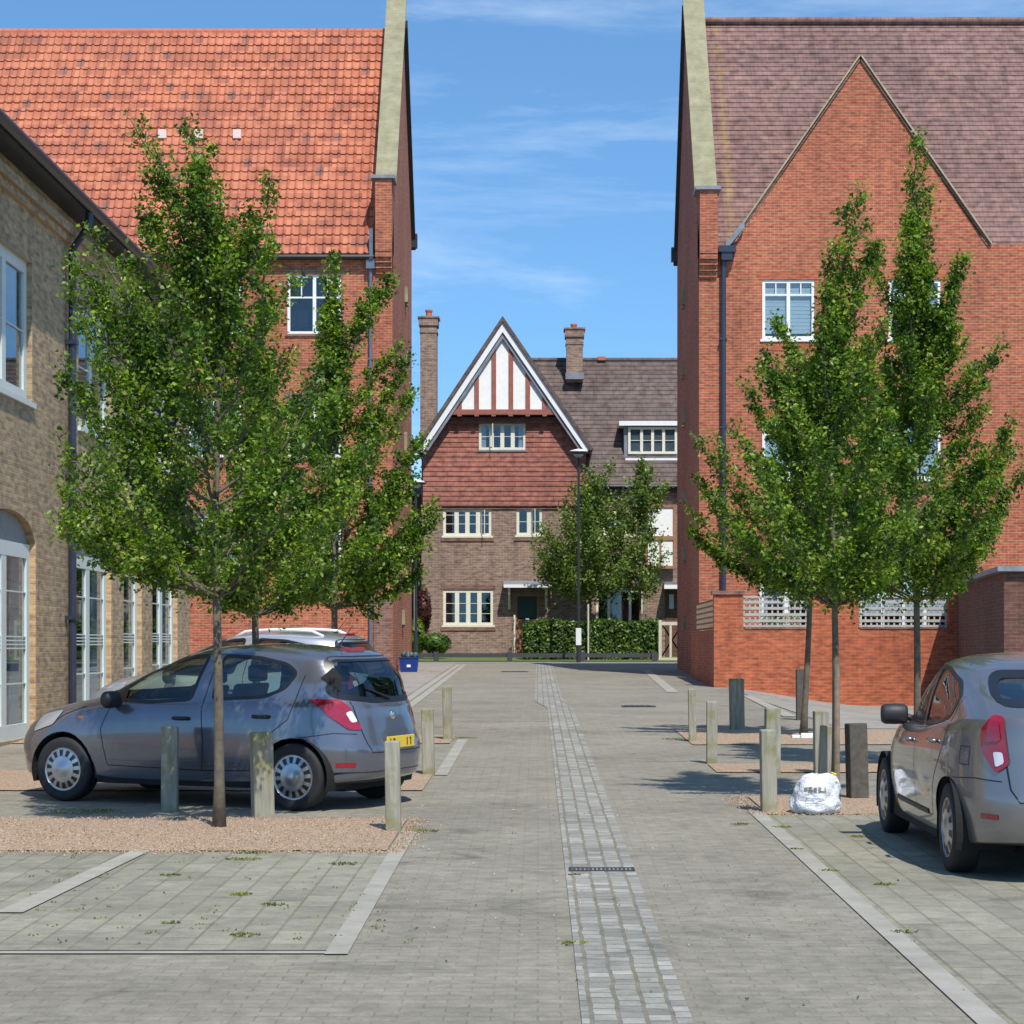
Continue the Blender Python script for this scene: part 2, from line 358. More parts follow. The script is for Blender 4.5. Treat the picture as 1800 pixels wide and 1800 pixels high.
# ------------------------------------------------------------------ mesh builder
class MB:
    def __init__(s): s.v = []; s.f = []; s.smooth = False
    def add(s, vs, fs):
        k = len(s.v); s.v += [tuple(p) for p in vs]; s.f += [tuple(k + i for i in f) for f in fs]
    def quad(s, a, b, c, d): s.add([a, b, c, d], [(0, 1, 2, 3)])
    def box(s, x0, x1, y0, y1, z0, z1, bev=0):
        vs = [(x, y, z) for x in (x0, x1) for y in (y0, y1) for z in (z0, z1)]
        s.add(vs, [(0, 1, 3, 2), (4, 6, 7, 5), (0, 4, 5, 1), (2, 3, 7, 6), (0, 2, 6, 4), (1, 5, 7, 3)])
    def obox(s, c8): s.add(c8, [(0, 1, 3, 2), (4, 6, 7, 5), (0, 4, 5, 1), (2, 3, 7, 6), (0, 2, 6, 4), (1, 5, 7, 3)])
    def fbox(s, F, u0, u1, v0, v1, d0, d1):
        s.obox([F(u, v, d) for u in (u0, u1) for d in (d0, d1) for v in (v0, v1)])
    def prism(s, pts, off):
        """planar polygon pts extruded by vector off"""
        n = len(pts); off = Vector(off); a = [Vector(p) for p in pts]; b = [p + off for p in a]
        fs = [tuple(range(n)), tuple(range(2 * n - 1, n - 1, -1))]
        for i in range(n):
            j = (i + 1) % n; fs.append((i, i + n, j + n, j))
        s.add(a + b, fs)
    def tube(s, pts, rad, n=8, caps=True):
        pts = [Vector(p) for p in pts]; m = len(pts)
        if not hasattr(rad, '__len__'): rad = [rad] * m
        k = len(s.v); up = Vector((0, 0, 1))
        for i, p in enumerate(pts):
            t = (pts[min(i + 1, m - 1)] - pts[max(i - 1, 0)])
            if t.length < 1e-9: t = Vector((0, 0, 1))
            t.normalize()
            a = t.cross(Vector((0.13, 1, 0.07)) if abs(t.y) < 0.9 else Vector((1, 0, 0))); a.normalize(); b = t.cross(a)
            for j in range(n):
                q = 2 * math.pi * j / n
                s.v.append(tuple(p + (a * math.cos(q) + b * math.sin(q)) * rad[i]))
        for i in range(m - 1):
            for j in range(n):
                j2 = (j + 1) % n
                s.f.append((k + i * n + j, k + i * n + j2, k + (i + 1) * n + j2, k + (i + 1) * n + j))
        if caps:
            s.f.append(tuple(k + j for j in range(n))[::-1]); s.f.append(tuple(k + (m - 1) * n + j for j in range(n)))
    def lathe(s, prof, n=24, axis='z', c=(0, 0, 0)):
        k = len(s.v)
        for (r, h) in prof:
            for j in range(n):
                q = 2 * math.pi * j / n; a, b = r * math.cos(q), r * math.sin(q)
                p = (a, b, h) if axis == 'z' else (a, h, b)
                s.v.append((p[0] + c[0], p[1] + c[1], p[2] + c[2]))
        for i in range(len(prof) - 1):
            for j in range(n):
                j2 = (j + 1) % n
                s.f.append((k + i * n + j, k + i * n + j2, k + (i + 1) * n + j2, k + (i + 1) * n + j))
    def build(s, name, mat, parent=None, world=True, smooth=False, bevel=0.0, fix=True):
        me = bpy.data.meshes.new(name)
        vs = s.v
        o = bpy.data.objects.new(name, me); COL.objects.link(o)
        if parent is not None:
            o.parent = parent
            if world:
                w = world_loc(parent); vs = [(a - w[0], b - w[1], c - w[2]) for a, b, c in vs]
        me.from_pydata(vs, [], s.f)
        if fix:
            bm = bmesh.new(); bm.from_mesh(me)
            if bevel or smooth: bmesh.ops.remove_doubles(bm, verts=bm.verts, dist=1e-5)
            bmesh.ops.recalc_face_normals(bm, faces=bm.faces)
            if bevel:
                es = [e for e in bm.edges if len(e.link_faces) == 2 and e.calc_face_angle(0) > 0.6]
                bmesh.ops.bevel(bm, geom=es, offset=bevel, segments=2, affect='EDGES', profile=0.5)
            bm.to_mesh(me); bm.free()
        if smooth: me.polygons.foreach_set('use_smooth', [True] * len(me.polygons))
        me.materials.append(MATS[mat] if isinstance(mat, str) else mat)
        return o
def world_loc(o):
    l = Vector((0, 0, 0))
    while o is not None: l += o.location; o = o.parent
    return l

def frame(origin, U, N):
    """u along the wall, v up, d into the wall"""
    o, U, N = Vector(origin), Vector(U).normalized(), Vector(N).normalized()
    return lambda u, v, d=0.0: o + U * u + Vector((0, 0, v)) + N * d

def wall(mb, F, u0, u1, v0, v1, holes=(), depth=0.12, top=None, thick=0.3):
    us = sorted({u0, u1} | {h[0] for h in holes} | {h[1] for h in holes}); vs = sorted({v0, v1} | {h[2] for h in holes} | {h[3] for h in holes})
    us = [u for u in us if u0 <= u <= u1]; vs = [v for v in vs if v0 <= v <= v1]
    for i in range(len(us) - 1):
        for j in range(len(vs) - 1):
            cu, cv = (us[i] + us[i + 1]) / 2, (vs[j] + vs[j + 1]) / 2
            if any(h[0] < cu < h[1] and h[2] < cv < h[3] for h in holes): continue
            mb.quad(F(us[i], vs[j]), F(us[i + 1], vs[j]), F(us[i + 1], vs[j + 1]), F(us[i], vs[j + 1]))
    for a, b, c, d in [h[:4] for h in holes]:
        D = depth
        mb.quad(F(a, c), F(a, d), F(a, d, D), F(a, c, D)); mb.quad(F(b, c), F(b, c, D), F(b, d, D), F(b, d))
        mb.quad(F(a, d), F(b, d), F(b, d, D), F(a, d, D)); mb.quad(F(a, c), F(a, c, D), F(b, c, D), F(b, c))

def window(F, u0, u1, v0, v1, parent, d=0.09, n=2, fw=0.07, mull=.6, mat='white_frame', trans=None, bars=0, sill=None, room='dark_room', blind=None, hbars=(), drop=0.0):
    """n casements; trans = fraction of height of top lights with a bar"""
    m = MB(); fd = 0.06
    m.fbox(F, u0, u1, v0, v0 + fw, d - fd, d); m.fbox(F, u0, u1, v1 - fw, v1, d - fd, d)
    m.fbox(F, u0, u0 + fw, v0 + fw, v1 - fw, d - fd, d); m.fbox(F, u1 - fw, u1, v0 + fw, v1 - fw, d - fd, d)
    iw = (u1 - u0 - 2 * fw) / n
    for i in range(1, n):
        c = u0 + fw + iw * i; m.fbox(F, c - fw * mull, c + fw * mull, v0 + fw, v1 - fw, d - fd + .003, d - .003)
    if trans:
        tv = v1 - (v1 - v0) * trans
        for i in range(n):
            a = u0 + fw + iw * i + fw * .6 * (i > 0); b = u0 + fw + iw * (i + 1) - fw * .6 * (i < n - 1)
            m.fbox(F, a, b, tv - .025, tv + .025, d - fd + .006, d - .006)
            m.fbox(F, (a + b) / 2 - .016, (a + b) / 2 + .016, tv + .025, v1 - fw, d - fd + .01, d - .01)
            tv2 = (tv + v1 - fw) / 2
    for fr in hbars:
        hv = v0 + (v1 - v0) * fr
        m.fbox(F, u0 + fw, u1 - fw, hv - .010, hv + .010, d - fd + .012, d - .012)
    w = m.build('window', mat, parent)
    g = MB(); g.fbox(F, u0 + fw * .5, u1 - fw * .5, v0 + fw * .5, v1 - fw * .5, d - .028, d - .022); sub(g.build('pane', 'window_glass', parent), w)
    r = MB()
    D2 = d + .55
    a, b, c, e = u0 + .01, u1 - .01, v0 + .01, v1 - .01
    r.quad(F(a, c, D2), F(b, c, D2), F(b, e, D2), F(a, e, D2))
    for q in ((a, c, a, e), (b, c, b, e), (a, c, b, c), (a, e, b, e)):
        r.quad(F(q[0], q[1], d + .002), F(q[2], q[3], d + .002), F(q[2], q[3], D2), F(q[0], q[1], D2))
    sub(r.build('room', room, parent), w)
    if blind:
        k = MB(); kind, fr = blind
        if kind == 'slats':
            z = v1 - fw
            while z > v1 - (v1 - v0) * fr:
                k.fbox(F, u0 + fw, u1 - fw, z - .102, z, d + .03, d + .04); z -= .11
        else:
            hw = (u1 - u0) * fr / 2
            k.fbox(F, u0 + fw * .8, u0 + hw, v0 + fw * .5, v1 - fw * .5, d + .03, d + .06); k.fbox(F, u1 - hw, u1 - fw * .8, v0 + fw * .5, v1 - fw * .5, d + .03, d + .06)
        sub(k.build('blind', 'blind' if kind == 'slats' else 'curtain', parent), w)
    if sill:
        k = MB(); k.fbox(F, u0 - .06, u1 + .06, v0 - .075, v0 - .002, -.05, d); sub(k.build('sill', sill, parent), w)
    return w
def sub(o, p):
    """o was built under the same parent as p: hang it below p instead"""
    o.parent = p; return o

def tile_rows(mb, F, u0, u1, h0, h1, tanp, gauge, left=None, right=None, step=0.02):
    """sloping tiled plane in stepped courses. F(u, v, d): v height, d inward; eave at v=h0, d=0"""
    L = (h1 - h0) / (tanp / math.sqrt(1 + tanp * tanp)); n = max(1, int(L / gauge)); 
    c = 1 / math.sqrt(1 + tanp * tanp); s_ = tanp * c
    def q(u, l, o): return F(u, h0 + l * s_ + o * c, l * c - o * s_)
    for i in range(n + 1):
        l0, l1 = i * gauge, min((i + 1) * gauge, L)
        if l1 <= l0: break
        a, b = (left(h0 + l0 * s_) if left else u0), (right(h0 + l0 * s_) if right else u1)
        a2, b2 = (left(h0 + l1 * s_) if left else u0), (right(h0 + l1 * s_) if right else u1)
        mb.quad(q(a, l0, step), q(b, l0, step), q(b2, l1, 0.002), q(a2, l1, 0.002))
        mb.quad(q(a, l0, 0), q(b, l0, 0), q(b, l0, step), q(a, l0, step))

def XZ(x, y, Y):
    """world x and z of a photo point on the plane at distance Y"""
    s = FPX / Y
    return (x - VX) / s, EYE + (VY - y) / s
G = 58.0 / FPX
def sstep(t): t = max(0.0, min(1.0, t)); return t * t * (3 - 2 * t)
def gz(X, Y):
    h = G * min(max(Y, -20), 83.0)
    h -= 0.48 * sstep((X - 4.1) / 4.2) * sstep((Y - 34) / 12) * (1 - sstep((Y - 62) / 6))
    return h
def gp(x, y):
    """ground point seen at a photo pixel (gentle slope)"""
    s = (y - 1083) / EYE
    return (x - VX) / s, FPX / s
# ================================================================== GROUND
def sheet(name, poly_rows, mat, lift, kind='structure'):
    pass
def grid_sheet(mb, x0, x1, y0, y1, lift, cell=0.5, fx=None):
    nx = max(1, int(math.ceil((x1 - x0) / cell))); ny = max(1, int(math.ceil((y1 - y0) / cell)))
    k = len(mb.v)
    for j in range(ny + 1):
        for i in range(nx + 1):
            Y = y0 + (y1 - y0) * j / ny; X = x0 + (x1 - x0) * i / nx
            if fx: X += fx(Y)
            mb.v.append((X, Y, gz(X, Y) + lift))
    for j in range(ny):
        for i in range(nx):
            a = k + j * (nx + 1) + i; mb.f.append((a, a + 1, a + nx + 2, a + nx + 1))
m = MB()
xs = [-900, -200, -60, -30] + [x * 0.5 for x in range(-40, 41)] + [30, 60, 200, 900]
ys = [-60, -20, -8] + [y * 0.5 for y in range(0, 200)] + [110, 150, 300, 900, 2500]
for Y in ys:
    for X in xs: m.v.append((X, Y, gz(X, Y)))
nx = len(xs)
for j in range(len(ys) - 1):
    for i in range(nx - 1):
        a = j * nx + i; m.f.append((a, a + 1, a + nx + 1, a + nx))
tag(m.build('ground', 'road_paver', smooth=True), kind='structure')

def gsheet(name, mat, x0, x1, y0, y1, lift=0.004, cell=0.5, fx=None):
    m = MB(); grid_sheet(m, x0, x1, y0, y1, lift, cell, fx)
    return tag(m.build(name, mat, smooth=True), kind='structure')
# parking bays of larger slabs
gsheet('parking_bay', 'bay_paver', -9.0, -1.10, 11.3, 16.05)
gsheet('parking_bay', 'bay_paver', 2.01, 9.0, 4.0, 19.2)
# pale flush kerb strips
m = MB()
grid_sheet(m, -1.10, -0.98, 11.15, 17.55, .008); grid_sheet(m, -1.13, -0.99, 23.7, 30.6, .008)
grid_sheet(m, -9.0, -1.10, 11.17, 11.24, .008)
def lx(Y): return (Y - 42) * -0.004
grid_sheet(m, -2.78, -2.62, 40.0, 78, .008, fx=lx); grid_sheet(m, -2.56, -2.40, 40.0, 78, .008, fx=lx)
grid_sheet(m, 1.88, 2.01, 3.0, 19.4, .008)
grid_sheet(m, 0, 0.26, 49.5, 70.0, .009, fx=lambda Y: 2.98 + (Y - 50) * 0.02)
grid_sheet(m, 0, 0.24, 37.5, 48.0, .012, fx=lambda Y: 4.28 + (Y - 38) * 0.025)
tag(m.build('kerb', 'kerb_stone', smooth=True), kind='structure')
m = MB()
# white bay divider from the bed towards the lower left of the left bay
a0 = gp(282, 1489); b0 = gp(40, 1607)
m.v += [(a0[0] - .14, a0[1], gz(*a0) + .012), (a0[0] + .0, a0[1], gz(*a0) + .012), (b0[0] + .0, b0[1], gz(*b0) + .012), (b0[0] - .16, b0[1], gz(*b0) + .012)]
m.f.append((0, 1, 2, 3))
tag(m.build('painted_line', 'kerb_stone'), kind='structure')
# central channel of granite setts
m = MB()
grid_sheet(m, 0.19, 0.67, 2.0, 40.6, .008)
def kx(Y): return -0.21 * sstep((Y - 40.6) / 3.6)
grid_sheet(m, 0.19, 0.69, 40.6, 44.2, .008, cell=0.3, fx=kx)
grid_sheet(m, -0.06, 0.52, 44.2, 82.5, .008)
tag(m.build('drainage_channel', 'sett', smooth=True), kind='structure')
# pavements
gsheet('pavement', 'pavement_paver', -12.0, -2.86, 34.0, 80.0, .004, fx=lx)
gsheet('pavement', 'pavement_paver', 4.7, 15.0, 33.5, 61.0, .008)
# gravel beds
def bed(x0, x1, y0, y1, rag=0.0, tip=0.0):
    m = MB(); nx_, ny_ = 60, 10; r = random.Random(int(y0 * 10))
    for j in range(ny_ + 1):
        for i in range(nx_ + 1):
            t = i / nx_; Y = y0 + (y1 - y0) * j / ny_; X = x0 + (x1 - x0) * t
            if j in (0, ny_): Y += r.uniform(-.03, .03)
            X += tip * (j / ny_ - .5)
            m.v.append((X, Y, gz(X, Y) + .012 + .02 * math.sin(math.pi * j / ny_) * math.sin(math.pi * min(1, t * 1.0))))
    for j in range(ny_):
        for i in range(nx_):
            a = j * (nx_ + 1) + i; m.f.append((a, a + 1, a + nx_ + 2, a + nx_ + 1))
    return tag(m.build('gravel_bed', 'gravel', smooth=True), kind='structure')
bed(-9, -1.12, 16.05, 18.55); bed(-9, -1.15, 21.6, 24.4); bed(-9, -1.2, 29.6, 31.6)
bed(2.03, 9, 19.0, 20.9); bed(2.0, 9, 24.1, 25.5); bed(2.1, 9, 29.3, 33.2)
# loose stones spilled from the beds
m = MB(); r = random.Random(31)
def stones(n, fx, fy):
    for _ in range(n):
        X, Y = fx(), fy(); q = r.uniform(.005, .012); z = gz(X, Y) + .012; a = r.uniform(0, 6.28)
        P = [(X + q * math.cos(a + k * 2.09), Y + q * math.sin(a + k * 2.09), z - .004) for k in range(3)] + [(X + r.uniform(-.3, .3) * q, Y, z + q * .8)]
        m.add(P, [(0, 1, 3), (1, 2, 3), (2, 0, 3), (0, 2, 1)])
stones(2600, lambda: r.uniform(-7, -1.0), lambda: 16.05 + r.gauss(0, .10)); stones(1400, lambda: r.uniform(-7, -1.0), lambda: 18.55 + abs(r.gauss(0, .10)) - .05)
stones(500, lambda: -1.10 + abs(r.gauss(0, .09)), lambda: r.uniform(16, 18.6)); stones(900, lambda: r.uniform(2.0, 5), lambda: 19.0 + r.gauss(0, .08)); stones(400, lambda: 2.0 - abs(r.gauss(0, .1)), lambda: r.uniform(19, 21))
stones(2500, lambda: r.uniform(-7, -1.15), lambda: r.uniform(16.1, 18.5)); m.v[-10000:] = [(a, b, c + .022) for a, b, c in m.v[-10000:]]
stones(160, lambda: r.uniform(-1.2, 1.2), lambda: r.uniform(11, 22))
tag(m.build('loose_gravel', 'gravel', fix=False), 'loose buff stones scattered over the edges of the gravel beds', 'gravel', kind='stuff')
# metal channel grate
t = thing('drain_grate', 'dark iron slotted grate set across the granite channel', 'grate', (0.43, 14.85, gz(0, 14.85)))
m = MB(); m.box(0.215, 0.235, 14.75, 14.95, gz(0, 14.8) - .02, gz(0, 14.95) + .016); m.box(0.645, 0.665, 14.75, 14.95, gz(0, 14.8) - .02, gz(0, 14.95) + .016)
m.box(0.235, 0.645, 14.75, 14.77, gz(0, 14.8) - .02, gz(0, 14.95) + .014); m.box(0.235, 0.645, 14.93, 14.95, gz(0, 14.8) - .02, gz(0, 14.95) + .014)
m.build('grate_frame', 'iron_grate', t)
m = MB()
for k in range(14):
    x = 0.245 + k * .0285; m.box(x, x + .016, 14.77, 14.93, gz(0, 14.8) - .012, gz(0, 14.95) + .011)
m.build('grate_bars', 'iron_grate', t)
m = MB(); m.box(-2.48, -1.5, 41.2, 41.5, gz(0, 41.3) - .05, gz(0, 41.5) + .006)
for nm, px, py, w_, label in (('drain_cover', 905, 1181, .85, 'dark iron cover flush in the far road'), ('drain_cover', 1122, 1242, .65, 'dark iron cover in the road by the right hand pavement')):
    X, Y = gp(px, py); t = thing(nm, label, 'drain cover', (X, Y, gz(X, Y)))
    m = MB(); m.box(X - w_ / 2, X + w_ / 2, Y - .35, Y + .35, gz(X, Y) - .04, gz(X, Y) + .014); m.build('cover_frame', 'iron_grate', t)
    m = MB()
    for k in range(5):
        a = X - w_ / 2 + .06 + k * (w_ - .12) / 5; m.box(a, a + (w_ - .12) / 5 - .03, Y - .28, Y + .28, gz(X, Y) + .004, gz(X, Y) + .022)
    m.build('cover_plate', 'black_metal', t)
# lawn bank beyond the road
m = MB()
for (Y, z) in ((83.0, gz(0, 83) + .02), (85.5, gz(0, 83) + .10), (92, gz(0, 83) + .22), (130, gz(0, 83) + .25)):
    for X in (-60, 60): m.v.append((X, Y, z))
m.f = [(0, 1, 3, 2), (2, 3, 5, 4), (4, 5, 7, 6)]
tag(m.build('lawn', 'lawn'), kind='structure')

# weeds in the joints
def tufts(name, spots, label_kind):
    vs, fs = [], []; r = random.Random(3)
    for (X, Y, rad, n) in spots:
        rad *= 1.5
        for _ in range(n):
            a = r.uniform(0, 6.28); q = rad * math.sqrt(r.random()); x, y = X + q * math.cos(a), Y + q * math.sin(a) * .8
            h = r.uniform(.006, .016); b = r.uniform(0, 6.28); w = .008; lx_, ly_ = math.cos(b), math.sin(b)
            k = len(vs); z = gz(x, y) + .006
            vs += [(x - w * ly_, y + w * lx_, z), (x + w * ly_, y - w * lx_, z), (x + lx_ * h, y + ly_ * h, z + h)]
            fs.append((k, k + 1, k + 2))
    mm = MB(); mm.v, mm.f = vs, fs
    return tag(mm.build(name, 'weed_green', fix=False), label_kind, 'weeds', kind='stuff')
sp = []
for px, py, rr, n in ((390, 1496, .10, 130), (445, 1500, .09, 130), (430, 1512, .09, 90), (605, 1520, .08, 90), (595, 1492, .08, 90), (645, 1496, .08, 70), (265, 1480, .06, 60), (422, 1574, .05, 60), (480, 1592, .05, 50),
                      (428, 1646, .06, 70), (745, 1462, .09, 120), (300, 1624, .04, 30), (300, 1540, .05, 50), (1372, 1455, .06, 90), (1300, 1450, .05, 60), (1510, 1472, .05, 60), (1460, 1532, .05, 50), (1556, 1556, .05, 60),
                      (1590, 1640, .05, 50), (150, 1428, .22, 350), (820, 1298, .10, 100), (1200, 1300, .2, 250), (1012, 1540, .03, 30), (1010, 1660, .05, 60), (1400, 1494, .04, 40)):
    X, Y = gp(px, py); sp.append((X, Y, rr, n))
r_ = random.Random(11)
for k in range(90):
    px, py = r_.uniform(60, 700), r_.uniform(1500, 1660); X, Y = gp(px, py); X = -1.10 - round((-1.10 - X) / .205) * .205
    sp.append((X, Y, .03, 3))
for k in range(40):
    px, py = r_.uniform(700, 1700), r_.uniform(1400, 1790); X, Y = gp(px, py); sp.append((X, Y, .012, 2))
tufts('weeds', sp, 'small green weeds growing in the joints between paving blocks')

# ================================================================== BIG BRICK BUILDINGS
def gable_end(sgn, X, Yf, Yr, Yb, ze, zr, zb, parent, base, slots, wallmat):
    """side wall at x=X facing the lane; sgn = direction into the building (+1 right building)"""
    m = MB(); F = frame((X, 0, 0), (0, 1, 0), (sgn, 0, 0))
    holes = [(y, y + .32, z, z + h) for (y, z, h) in slots]
    zlow = min(ze, zb)
    wall(m, F, Yf, Yb, base, zlow, holes, depth=.10)
    pts = [(Yf, zlow)] + ([(Yf, ze)] if ze > zlow else []) + [(Yr, zr), (Yb, zb)] + ([(Yb, zlow)] if zb > zlow else [])
    m.add([F(a, b) for a, b in pts], [tuple(range(len(pts)))])
    m.quad(F(Yb, base), F(Yb, base, 8), F(Yb, zb, 8), F(Yb, zb))
    m.build('gable_wall', wallmat, parent)
    for (y, z, h) in slots:
        w = MB(); w.fbox(F, y, y + .32, z, z + h, .06, .10); o = w.build('slot_window', 'window_glass', parent)
        k = MB(); k.fbox(F, y - .03, y + .35, z - .10, z - .003, -.09, .10); sub(k.build('sill', 'coping_stone', parent), o)
        k = MB(); k.fbox(F, y - .16, y - .003, z + h * .0, z + h, -.10, .02); sub(k.build('frame', 'coping_stone', parent), o)

# ---------------- left: red brick, orange pantiles
YL = 65.5; sL = FPX / YL; XL = -4.40
t = thing('townhouse', 'tall red brick building with bright orange pantile roof on the left', 'building', (XL, YL, gz(0, YL)))
FL = frame((0, YL, 0), (1, 0, 0), (0, 1, 0))
eL = EYE + (VY - 448) / sL
def wl(x0, x1, y0, y1): a = XZ(x0, y1, YL); b = XZ(x1, y0, YL); return (a[0], b[0], a[1], b[1])
winL = [wl(505, 600, 483, 587), wl(330, 425, 483, 587), wl(505, 600, 700, 804), wl(330, 425, 700, 804), wl(505, 600, 905, 1005), wl(330, 425, 905, 1005), wl(120, 215, 700, 804), wl(-60, 35, 700, 804)]
m = MB(); wall(m, FL, -21, XL, 0.4, eL + .05, winL, depth=.11); m.quad((-21, YL, .4), (-21, YL + 10, .4), (-21, YL + 10, eL), (-21, YL, eL))
m.build('front_wall', 'red_brick', t)
for i, h in enumerate(winL):
    window(FL, *h, t, d=.10, n=2, mat='white_frame', trans=.38, fw=.085, sill='grey_brick', blind=('curtain', .5) if i % 2 else None)
m = MB()
for h in winL:
    m = MB(); m.fbox(FL, h[0] - .1, h[1] + .1, h[3] + .002, h[3] + .22, -.012, .05); m.build('lintel', 'grey_brick', t)
YrL, YbL = YL + 5.35, YL + 10.0
zrL = eL + 5.35 * 1.52
slotsL = []
for (px, py0, py1) in ((712, 505, 532), (711, 625, 655), (707, 1072, 1098), (711, 760, 790)):
    Y = FPX * XL / (px - VX); s = FPX / Y; slotsL.append((Y, EYE + (VY - py1) / s, (py1 - py0) / s))
gable_end(-1, XL, YL, YrL, YbL, eL + .4, zrL + .35, EYE + (VY - 433) * YbL / FPX, t, 0.4, slotsL, 'red_brick')
# pantile roof, real wavy courses
def pantiles(x0, x1, Yf, h0, run, tanp, parent):
    gauge, cw, ns = .385, .25, 8
    c = 1 / math.sqrt(1 + tanp ** 2); s_ = tanp * c; L = run / c; nr = int(L / gauge) + 1
    ncol = int((x1 - x0) / cw) ; vs, fs = [], []
    xsv = [x0 + i * cw / ns for i in range(ncol * ns + 1)]; xsv = [x for x in xsv if x <= x1]
    prof = []
    for x in xsv:
        p = ((x - x0) / cw) % 1.0
        prof.append(.062 * math.exp(-((p - .14) / .13) ** 2) + .062 * math.exp(-((p - 1.14) / .13) ** 2) + .012 * (p - .6) ** 2)
    r = random.Random(5)
    for i in range(nr):
        l0, l1 = i * gauge, min((i + 1) * gauge + .02, L); k = len(vs)
        tl = [r.uniform(0, .020) for _ in range(ncol + 2)]; sag = [.025 * math.sin(q * .11 + i * .3) + .012 * math.sin(q * .37) for q in range(ncol + 2)]
        for l, o in ((l0, -.01), (l0, .040), (l1, .004)):
            for q, x in enumerate(xsv):
                oo = o + prof[q] + (tl[q // ns] if l == l0 else 0) + sag[q // ns] * .5
                if o < 0: oo = -.01
                vs.append((x, Yf - .18 + l * c - oo * s_, h0 + l * s_ + oo * c))
        n = len(xsv)
        for a in range(2):
            for q in range(n - 1): fs.append((k + a * n + q, k + a * n + q + 1, k + (a + 1) * n + q + 1, k + (a + 1) * n + q))
    mm = MB(); mm.v, mm.f = vs, fs; o = mm.build('roof', 'pantile', parent, fix=False); return o
roofL = pantiles(-21, -4.95, YL, eL - .02, 5.5, 1.52, t)
m = MB(); m.tube([(-21, YrL, zrL + .12), (-4.9, YrL, zrL + .12)], .14, 10); sub(m.build('ridge_tiles', 'terracotta', t), roofL)
m = MB(); m.add([(-21, YrL, zrL), (-4.9, YrL, zrL), (-4.9, YbL + .2, eL), (-21, YbL + .2, eL)], [(0, 1, 2, 3)]); sub(m.build('rear_slope', 'pantile', t), roofL)
for px in (287, 351, 418):
    l = 0
    X = None
    # intersect sight line with roof plane
    z0 = eL; k = (VY - 238) / FPX; Y = (z0 - EYE - 1.52 * (YL - .18)) / (k - 1.52); X = (px - VX) / FPX * Y; Z = EYE + k * Y
    m = MB(); m.obox([(X + a, Y - .09 + b * .5 , Z + c_) for a in (-.13, .13) for b in (-.25, .25) for c_ in (-.14 + 0, .14)]); sub(m.build('vent_tile', 'pale_vent', t, bevel=.015), roofL)
def kneeler(sgn, X, Yf, ze, zt, tanp, parent, Ye, wallmat, width=.50, zc=None):
    """corbelled brick pier in front of the gable, stone coping running up the slope"""
    x0, x1 = X, X + sgn * width
    lo, hi = min(x0, x1), max(x0, x1)
    m = MB()
    zb = zc
    for k in range(4): m.box(lo + .0, hi, Yf - .08 - k * .085, Yf + .3, zb + k * .16, zb + (k + 1) * .16 + .001)
    m.box(lo, hi, Yf - .36, Yf + .6, zb + .64, zt)
    m.build('kneeler', wallmat, parent)
    m = MB(); m.box(lo - .13, hi + .09, Yf - .44, Yf + .66, zt, zt + .10); m.build('kneeler_cap', 'lead', parent)
    # coping
    m = MB(); a0, a1 = X - sgn * .12, X + sgn * .52; y0 = Yf + .15; z0 = zt + .1
    dY = Ye - y0; zt2 = z0 + dY * tanp
    n = 14
    for k in range(n):
        f0, f1 = k / n, (k + .985) / n
        P = [(y0 + dY * f, z0 + (zt2 - z0) * f) for f in (f0, f1)]
        m.obox([(x, p[0], p[1] + dz) for x in (min(a0, a1), max(a0, a1)) for p in P for dz in (-.10, .10)])
    m.build('coping', 'coping_stone', parent)
    m = MB()
    # brick parapet under the coping
    m.add([(x, y, z) for x in (lo + .01, hi - .01) for (y, z) in ((Yf + .0, ze - .3), (Yf, zt - .05), (y0, z0 - .09), (Ye, zt2 - .09), (Ye, zt2 - 1.4))], [(0, 1, 2, 3, 4), (9, 8, 7, 6, 5), (0, 5, 6, 1), (1, 6, 7, 2), (2, 7, 8, 3), (3, 8, 9, 4), (4, 9, 5, 0)])
    m.build('parapet', wallmat, parent)
    return zt2
zkL = EYE + (VY - 313) / (FPX / (YL - .4)); zcL = EYE + (VY - 482) / (FPX / YL)
kneeler(-1, XL, YL, eL, zkL, 1.40, t, YrL, 'red_brick', zc=zcL)
m = MB(); m.tube([(-21, YL - .24, eL - .10), (-4.95, YL - .24, eL - .10)], .075, 8); m.box(-21, -4.93, YL - .18, YL + .02, eL - .16, eL - .02); m.build('gutter', 'black_gutter', t)
m = MB(); xd = XZ(652, 0, YL)[0]; m.tube([(xd, YL - .12, eL - .35), (xd, YL - .12, .9)], .05, 10)
for z in (3, 5.5, 8, 10.5): m.box(xd - .07, xd + .07, YL - .18, YL, z, z + .05)
m.box(xd - .13, xd + .13, YL - .24, YL - .0, eL - .45, eL - .16); m.box(xd - .03, xd + .08, YL - .3, YL + .25, eL - .16, eL + .75); m.build('downpipe', 'grey_pipe', t)
m = MB(); a = XZ(657, 0, YL)[0]; m.box(a, XL - .02, YL - .05, YL + .1, .4, XZ(0, 1045, YL)[1]); m.build('corner_block', 'grey_brick', t)  # greyer brick block at the foot of the corner
m = MB();  # dark back verge and gutter end
m.obox([(x, y, z + dz) for x in (XL - .02, XL + .14) for (y, z) in ((YrL, zrL + .5), (YbL + .1, EYE + (VY - 428) * YbL / FPX)) for dz in (-.22, .02)])
m.box(XL - .1, XL + .2, YbL - .15, YbL + .15, EYE + (VY - 436) * YbL / FPX, EYE + (VY - 412) * YbL / FPX)
m.build('bargeboard', 'black_gutter', t)

